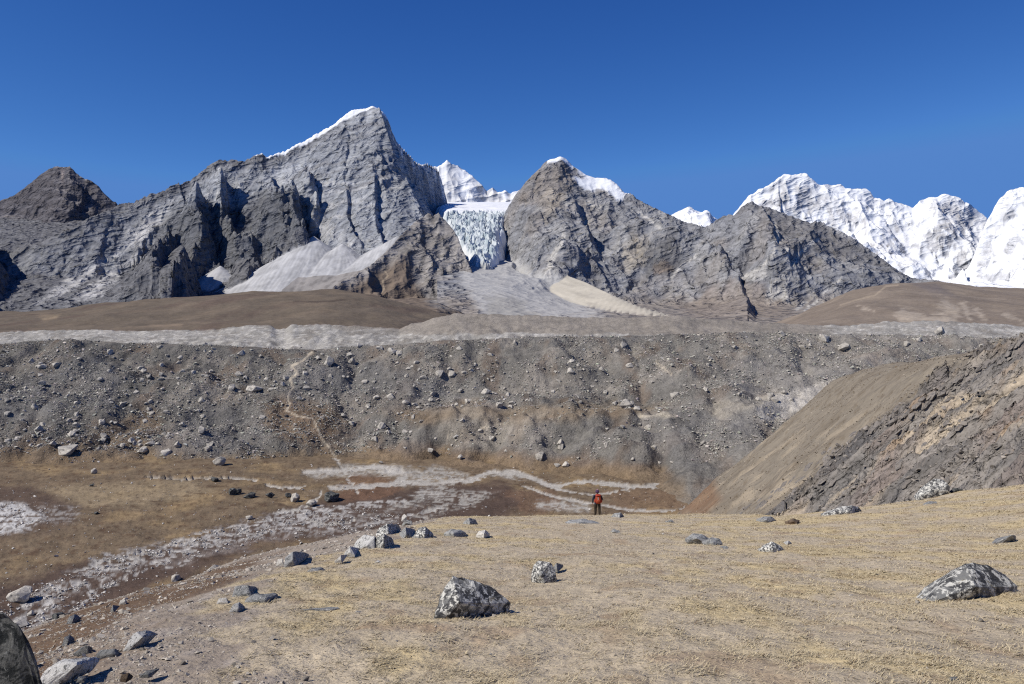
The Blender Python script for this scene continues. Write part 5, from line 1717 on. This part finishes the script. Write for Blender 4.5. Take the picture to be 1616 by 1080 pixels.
    tint = lin(132, 125, 117) * np.clip(rg.normal(1.0, 0.25, n), 0.45, 1.6)[:, None]
    rubble('hillside_rubble', 'dark broken blocks strewn along the upper edge of the slabs', np.stack([X, Y, hillside_z(X, Y)], -1), s, tint, 5)

    # tussocks and small stones on the turf of the right-hand hill
    N = 30000
    Y = rg.uniform(140, 264, N); u = rg.uniform(1070, 1640, N)
    X = Y * (u - U0) / F
    keep = (rock_mask(X, Y) < 0.3) & (rg.random(N) < 0.25 + 0.5 * fbm(X / 9, Y / 9, 3, 2))
    X, Y = X[keep][:9000], Y[keep][:9000]; n = len(X)
    s = np.clip(0.16 * (1 - rg.random(n) * 0.97) ** -0.4, 0.15, 0.8)
    tint = np.where((rg.random(n) < 0.6)[:, None], lin(96, 84, 68), lin(164, 154, 138)) * np.clip(rg.normal(1.0, 0.2, n), 0.5, 1.5)[:, None]
    rubble('turf_tussocks', 'dark tussocks and small stones dotted over the brown turf hill', np.stack([X, Y, hillside_z(X, Y)], -1), s, tint, 6, 0.6)


scatter()


# slabs and blocks that stand out of the hillside: pieces of it
def hillside_slabs():
    host = bpy.data.objects['rocky_hillside']
    meshes = []
    for i in range(7):
        bm = stone_bm(700 + i, 16, 0.55, 1, 0.05)
        meshes.append(mesh_of(bm, 'rock_slab', RM['slab']))
    r = random.Random(9)
    spots = []
    for q in np.linspace(0, 1, 90):
        u = 1610 - 440 * q + r.uniform(-8, 8)
        v = np.interp(u, [1170, 1230, 1300, 1380, 1450, 1530, 1610], [800, 768, 712, 662, 628, 585, 536]) + r.uniform(2, 16)
        spots.append((u, v, r.uniform(0.7, 2.0)))
    for _ in range(60):
        u = r.uniform(1240, 1640)
        lo = np.interp(u, [1170, 1300, 1450, 1610], [800, 712, 628, 545]); hi = np.interp(u, [1170, 1300, 1450, 1616], [812, 800, 775, 750])
        spots.append((u, r.uniform(lo + 12, hi), r.uniform(0.5, 1.5)))
    for k, (u, v, s) in enumerate(spots):
        p = hit(u, v, hillside_z, 55, 200, 500)
        o = bpy.data.objects.new('rock_slab', meshes[k % 7])
        o.location = p + np.array([0, 0, -0.08 * s])
        o.rotation_euler = (r.uniform(-0.25, 0.05), -0.70 + r.uniform(-0.2, 0.2), 0.36 + r.uniform(-0.3, 0.3))
        o.scale = (s * r.uniform(1.2, 2.2), s * r.uniform(0.8, 1.2), s * r.uniform(0.6, 1.0))
        o.parent = host
        COL.objects.link(o)


hillside_slabs()


# ------------------------------------------------------------------ dry grass
def grass():
    rg = np.random.default_rng(21)
    N = 980000
    Y = np.exp(rg.uniform(np.log(4.0), np.log(63), N)); u = rg.uniform(-100, 1860, N)
    X = Y * (u - U0) / F
    t = grass_tone(X, Y)
    cl = fbm(X / 0.35, Y / 0.5, 2, 3)
    keep = rg.random(N) < (0.34 + 0.62 * sstep(0.1, 0.85, t)) * (0.4 + 0.75 * sstep(-0.4, 0.5, cl)) * (1 - 0.93 * bank_mask(X, Y))
    X, Y, t, cl = X[keep], Y[keep], t[keep], cl[keep]
    n = len(X)
    Z = knoll_z(X, Y) - 0.004
    h = (0.007 + 0.018 * rg.random(n)) * (0.7 + 0.6 * sstep(-0.2, 0.6, cl)) * (1 + Y / 60)
    w = 0.0025 + 0.0005 * Y
    a = rg.normal(0.1, 0.8, n) + np.pi * (rg.random(n) < 0.4)                              # combed by the wind, mostly to the right
    lean = rg.uniform(1.0, 4.0, n)
    tip = np.stack([X + np.cos(a) * h * lean, Y + np.sin(a) * h * lean, Z + h], -1)
    sx, sy = -np.sin(a) * w, np.cos(a) * w
    b0 = np.stack([X - sx - w * 0.5, Y - sy, Z], -1); b1 = np.stack([X + sx + w * 0.5, Y + sy, Z], -1)
    V = np.stack([b0, b1, tip], 1).reshape(-1, 3)
    T = np.arange(3 * n).reshape(-1, 3)
    k = rg.random(n)[:, None]
    C = lin(202, 186, 150) * (1 - k) + lin(182, 168, 142) * k
    br = (rg.random(n) < 0.16)[:, None]
    C = np.where(br, lin(140, 120, 94), C) * rg.uniform(0.75, 1.15, n)[:, None]
    m, nt, b = new_mat('straw')
    at = nd(nt, 'ShaderNodeAttribute', attribute_name='albedo')
    nt.links.new(at.outputs['Color'], b.inputs['Base Color'])
    b.inputs['Roughness'].default_value = 0.8
    tri_mesh('dry_grass', 'short dry yellow grass covering the near knoll', V, T, np.repeat(C, 3, axis=0), m, 'grass')


grass()


# ================================================================== THE WALKER
def plain_mat(name, col, rough=0.85, scale=30.0, k=0.25):
    m, nt, b = new_mat(name)
    tc = nd(nt, 'ShaderNodeTexCoord').outputs['Object']
    n = noise_tex(nt, tc, scale, 4, 0.6)
    f = math_node(nt, 'MULTIPLY_ADD', math_node(nt, 'SUBTRACT', n, 0.5), k * 2, 1.0)
    sc = nd(nt, 'ShaderNodeVectorMath', operation='SCALE')
    sc.inputs[0].default_value = col
    nt.links.new(f, sc.inputs['Scale'])
    nt.links.new(sc.outputs[0], b.inputs['Base Color'])
    b.inputs['Roughness'].default_value = rough
    return m


def skinned(name, verts, edges, radii, mats, pick, root=0, levels=2):
    me = bpy.data.meshes.new(name)
    me.from_pydata(verts, edges, [])
    ob = bpy.data.objects.new(name, me)
    COL.objects.link(ob)
    sk = ob.modifiers.new('skin', 'SKIN')
    sk.use_smooth_shade = True
    for i, r in enumerate(radii):
        d = me.skin_vertices[0].data[i]
        d.radius = r if isinstance(r, tuple) else (r, r)
        d.use_root = (i == root)
    ss = ob.modifiers.new('sub', 'SUBSURF'); ss.levels = levels; ss.render_levels = levels
    dg = bpy.context.evaluated_depsgraph_get()
    ev = ob.evaluated_get(dg)
    new = bpy.data.meshes.new_from_object(ev)
    bpy.data.objects.remove(ob); bpy.data.meshes.remove(me)
    new.name = name
    new.materials.clear()
    for m in mats: new.materials.append(m)
    for p in new.polygons:
        p.material_index = pick(p.center)
        p.use_smooth = True
    o = bpy.data.objects.new(name, new)
    COL.objects.link(o)
    return o


def bm_box_shape(sections, seg=14):
    """closed shell lofted through rounded-rectangle sections (z, half width x, half depth y, centre y)"""
    bm = bmesh.new()
    rings = []
    for z, hx, hy, cy in sections:
        ring = []
        for k in range(seg):
            a = 2 * math.pi * k / seg
            c, s = math.cos(a), math.sin(a)
            ring.append(bm.verts.new((hx * math.copysign(abs(c) ** 0.6, c), cy + hy * math.copysign(abs(s) ** 0.6, s), z)))
        rings.append(ring)
    for a, b in zip(rings[:-1], rings[1:]):
        for k in range(seg):
            bm.faces.new((a[k], a[(k + 1) % seg], b[(k + 1) % seg], b[k]))
    bm.faces.new(list(reversed(rings[0]))); bm.faces.new(rings[-1])
    bmesh.ops.recalc_face_normals(bm, faces=bm.faces)
    return bm


def walker():
    fy = 57.0; fx = fy * (943 - U0) / F
    foot = np.array([fx, fy, float(min(knoll_z(np.array([fx + a]), np.array([fy + b]))[0] for a in (-0.14, 0, 0.14) for b in (-0.05, 0.1)))])
    root = bpy.data.objects.new('person', None)
    root.location = foot; root.rotation_euler = (0, 0, math.radians(6)); root.scale = (1.28, 1.2, 1.02)
    COL.objects.link(root)
    tag(root, 'person seen from behind in dark jacket and dark trousers carrying a big orange pack downhill', 'person')
    jacket = plain_mat('navy_jacket', (0.022, 0.024, 0.045))
    trousers = plain_mat('dark_trousers', (0.045, 0.036, 0.028))
    skin = plain_mat('skin', (0.36, 0.2, 0.13), 0.6)
    boots = plain_mat('boots', (0.03, 0.024, 0.02))
    V = []; E = []; Rr = []

    def add(p, r, parent=None):
        V.append(p); Rr.append(r)
        if parent is not None: E.append((parent, len(V) - 1))
        return len(V) - 1
    # +Y is the way the person walks (away from the eye)
    pel = add((0, 0, 0.92), (0.155, 0.115))
    bel = add((0, 0.01, 1.08), (0.15, 0.11), pel)
    che = add((0, 0.03, 1.27), (0.165, 0.12), bel)
    sho = add((0, 0.04, 1.41), (0.12, 0.085), che)
    nec = add((0, 0.055, 1.49), 0.055, sho)
    he0 = add((0, 0.075, 1.57), (0.072, 0.085), nec)
    he1 = add((0, 0.075, 1.66), (0.078, 0.095), he0)
    he2 = add((0, 0.07, 1.735), (0.055, 0.065), he1)
    nose = add((0, 0.185, 1.625), 0.014, he1)
    for s in (-1, 1):
        add((s * 0.085, 0.065, 1.63), 0.018, he1)                      # ears
        hip = add((s * 0.09, 0.0, 0.86), (0.108, 0.11), pel)
        st = 0.10 if s < 0 else -0.06                                  # left leg leads a little
        kn = add((s * 0.10, 0.5 * st + 0.05, 0.48), (0.082, 0.084), hip)
        cf = add((s * 0.10, st * 0.8, 0.30), (0.075, 0.078), kn)
        an = add((s * 0.10, st, 0.09), 0.058, cf)
        he = add((s * 0.10, st - 0.02, 0.045), 0.045, an)
        to = add((s * 0.115, st + 0.17, 0.035), (0.045, 0.03), he)
        sh = add((s * 0.19, 0.03, 1.385), 0.066, sho)
        if s < 0:
            el = (-0.265, 0.0, 1.12); wr = (-0.255, 0.075, 0.90)
        else:
            el = (0.27, 0.02, 1.13); wr = (0.27, 0.25, 1.03)
        e_ = add(el, 0.05, sh)
        w_ = add(wr, 0.032, e_)
        d = Vector(wr) - Vector(el); d.normalize()
        pm = Vector(wr) + d * 0.07
        p_ = add(tuple(pm), (0.036, 0.022), w_)
        side = Vector((0, 0, 1)).cross(d).normalized() if s > 0 else Vector((0, 1, 0))
        for k, (o_, L) in enumerate(((-0.03, 0.065), (-0.01, 0.078), (0.01, 0.074), (0.03, 0.058))):
            b_ = pm + d * 0.035 + side * o_
            m1 = b_ + d * L * 0.5
            m2 = m1 + (d * 0.4 + Vector((0.0, 0.1, -0.9 if s > 0 else -0.3)) + Vector((-s * 0.35, 0, 0))).normalized() * L * 0.5
            f1 = add(tuple(b_), 0.0095, p_); f2 = add(tuple(m1), 0.0088, f1); add(tuple(m2), 0.008, f2)
        th = Vector(wr) + d * 0.03 + side * -0.04
        t1 = add(tuple(th), 0.011, w_); add(tuple(th + d * 0.045 - side * 0.012), 0.009, t1)

    def pick(c):
        if c.z > 1.50: return 2
        if c.z < 0.115: return 3
        if abs(c.x) > 0.2 and (c - Vector((-0.255, 0.075, 0.90))).length < 0.001: return 2
        if c.x < -0.2 and c.z < 0.885: return 2
        if c.x > 0.2 and c.y > 0.265: return 2
        if c.z > 0.84: return 0
        return 1
    body = skinned('body', V, E, Rr, [jacket, trousers, skin, boots], pick)
    body.parent = root
    # knitted hat
    hm = plain_mat('purple_hat', (0.07, 0.042, 0.085), 0.95, 60, 0.5)
    bm = bm_box_shape([(1.60, 0.098, 0.112, 0.068), (1.63, 0.104, 0.118, 0.068), (1.66, 0.102, 0.116, 0.068), (1.72, 0.094, 0.106, 0.066), (1.765, 0.07, 0.08, 0.064), (1.79, 0.03, 0.035, 0.062)], 18)
    hat = bpy.data.objects.new('hat', mesh_of(bm, 'hat', hm, True)); COL.objects.link(hat); hat.parent = root
    bm = bm_box_shape([(1.785, 0.028, 0.028, 0.06), (1.80, 0.036, 0.036, 0.06), (1.82, 0.03, 0.03, 0.06), (1.83, 0.012, 0.012, 0.06)], 10)
    pp = bpy.data.objects.new('bobble', mesh_of(bm, 'bobble', plain_mat('pink_wool', (0.45, 0.25, 0.36)), True)); COL.objects.link(pp); pp.parent = hat
    # rucksack
    orange = plain_mat('orange_nylon', (0.31, 0.055, 0.025), 0.6, 12, 0.3)
    bm = bm_box_shape([(0.90, 0.10, 0.07, -0.20), (0.93, 0.145, 0.10, -0.205), (1.05, 0.165, 0.12, -0.215), (1.20, 0.16, 0.115, -0.215), (1.36, 0.15, 0.105, -0.205), (1.43, 0.13, 0.09, -0.195), (1.45, 0.10, 0.06, -0.19)], 18)
    bag = bpy.data.objects.new('backpack', mesh_of(bm, 'backpack', orange, True)); COL.objects.link(bag); bag.parent = root
    bag['label'] = 'large orange rucksack'
    red = plain_mat('red_nylon', (0.33, 0.045, 0.025), 0.6, 12, 0.3)
    parts = [('top_lid', [(1.42, 0.13, 0.10, -0.20), (1.44, 0.16, 0.13, -0.205), (1.50, 0.155, 0.125, -0.20), (1.535, 0.11, 0.085, -0.19)], red, (0, 0, 0)),
             ('side_pocket', [(0.98, 0.03, 0.055, -0.21), (1.0, 0.04, 0.07, -0.215), (1.16, 0.04, 0.07, -0.215), (1.20, 0.02, 0.05, -0.21)], red, (-0.175, 0, 0)),
             ('side_pocket', [(0.98, 0.03, 0.055, -0.21), (1.0, 0.04, 0.07, -0.215), (1.16, 0.04, 0.07, -0.215), (1.20, 0.02, 0.05, -0.21)], red, (0.175, 0, 0)),
             ('front_pocket', [(0.955, 0.08, 0.03, -0.315), (0.975, 0.11, 0.045, -0.32), (1.15, 0.10, 0.04, -0.325), (1.20, 0.06, 0.02, -0.32)], orange, (0, 0, 0)),
             ('reflective_strip', [(1.17, 0.012, 0.008, -0.338), (1.18, 0.016, 0.01, -0.338), (1.34, 0.016, 0.01, -0.318), (1.35, 0.012, 0.008, -0.316)], plain_mat('pale_strip', (0.6, 0.55, 0.5)), (-0.03, 0, 0))]
    for nm, sec, mt, loc in parts:
        o = bpy.data.objects.new(nm, mesh_of(bm_box_shape(sec, 12), nm, mt, True)); COL.objects.link(o)
        o.location = loc; o.parent = bag
    for s in (-1, 1):                                                   # shoulder straps
        pts = [(s * 0.085, -0.10, 1.43), (s * 0.095, 0.02, 1.475), (s * 0.105, 0.13, 1.40), (s * 0.115, 0.155, 1.25), (s * 0.15, 0.07, 1.06), (s * 0.16, -0.11, 1.0)]
        bm = bmesh.new(); prev = None
        for p in pts:
            a = [bm.verts.new((p[0] + dx, p[1] + dy, p[2])) for dx, dy in ((-0.025, -0.006), (0.025, -0.006), (0.025, 0.006), (-0.025, 0.006))]
            if prev:
                for k in range(4): bm.faces.new((prev[k], prev[(k + 1) % 4], a[(k + 1) % 4], a[k]))
            prev = a
        bmesh.ops.recalc_face_normals(bm, faces=bm.faces)
        o = bpy.data.objects.new('shoulder_strap', mesh_of(bm, 'shoulder_strap', boots)); COL.objects.link(o); o.parent = bag
    # trekking pole in the right hand
    rt = root.matrix_basis
    hand = Vector((0.262, 0.335, 1.0)); tipl = Vector((0.30, 0.30, 0.0))
    R6 = Matrix.Rotation(math.radians(6), 4, 'Z') @ Matrix.Diagonal((1.28, 1.2, 1.02, 1))
    tw = Vector(foot) + R6 @ tipl
    tw.z = float(knoll_z(np.array([tw.x]), np.array([tw.y]))[0])
    hw = Vector(foot) + R6 @ hand
    ax = hw - tw
    pole = bpy.data.objects.new('trekking_pole', None); pole.location = tw
    pole.rotation_euler = ax.to_track_quat('Z', 'Y').to_euler(); COL.objects.link(pole)
    tag(pole, 'thin grey trekking pole in the right hand of the walker', 'trekking pole')
    L = ax.length
    for nm, sec, mt in (('shaft', [(0.0, 0.003, 0.003, 0), (0.04, 0.007, 0.007, 0), (L, 0.009, 0.009, 0), (L + 0.01, 0.005, 0.005, 0)], plain_mat('pole_metal', (0.3, 0.3, 0.31), 0.4)),
                        ('grip', [(L - 0.06, 0.013, 0.013, 0), (L - 0.04, 0.016, 0.018, 0), (L + 0.06, 0.015, 0.017, 0), (L + 0.08, 0.02, 0.022, 0), (L + 0.095, 0.01, 0.01, 0)], boots),
                        ('basket', [(0.055, 0.01, 0.01, 0), (0.058, 0.035, 0.035, 0), (0.064, 0.035, 0.035, 0), (0.067, 0.01, 0.01, 0)], boots)):
        o = bpy.data.objects.new(nm, mesh_of(bm_box_shape(sec, 10), nm, mt, True)); COL.objects.link(o); o.parent = pole


walker()
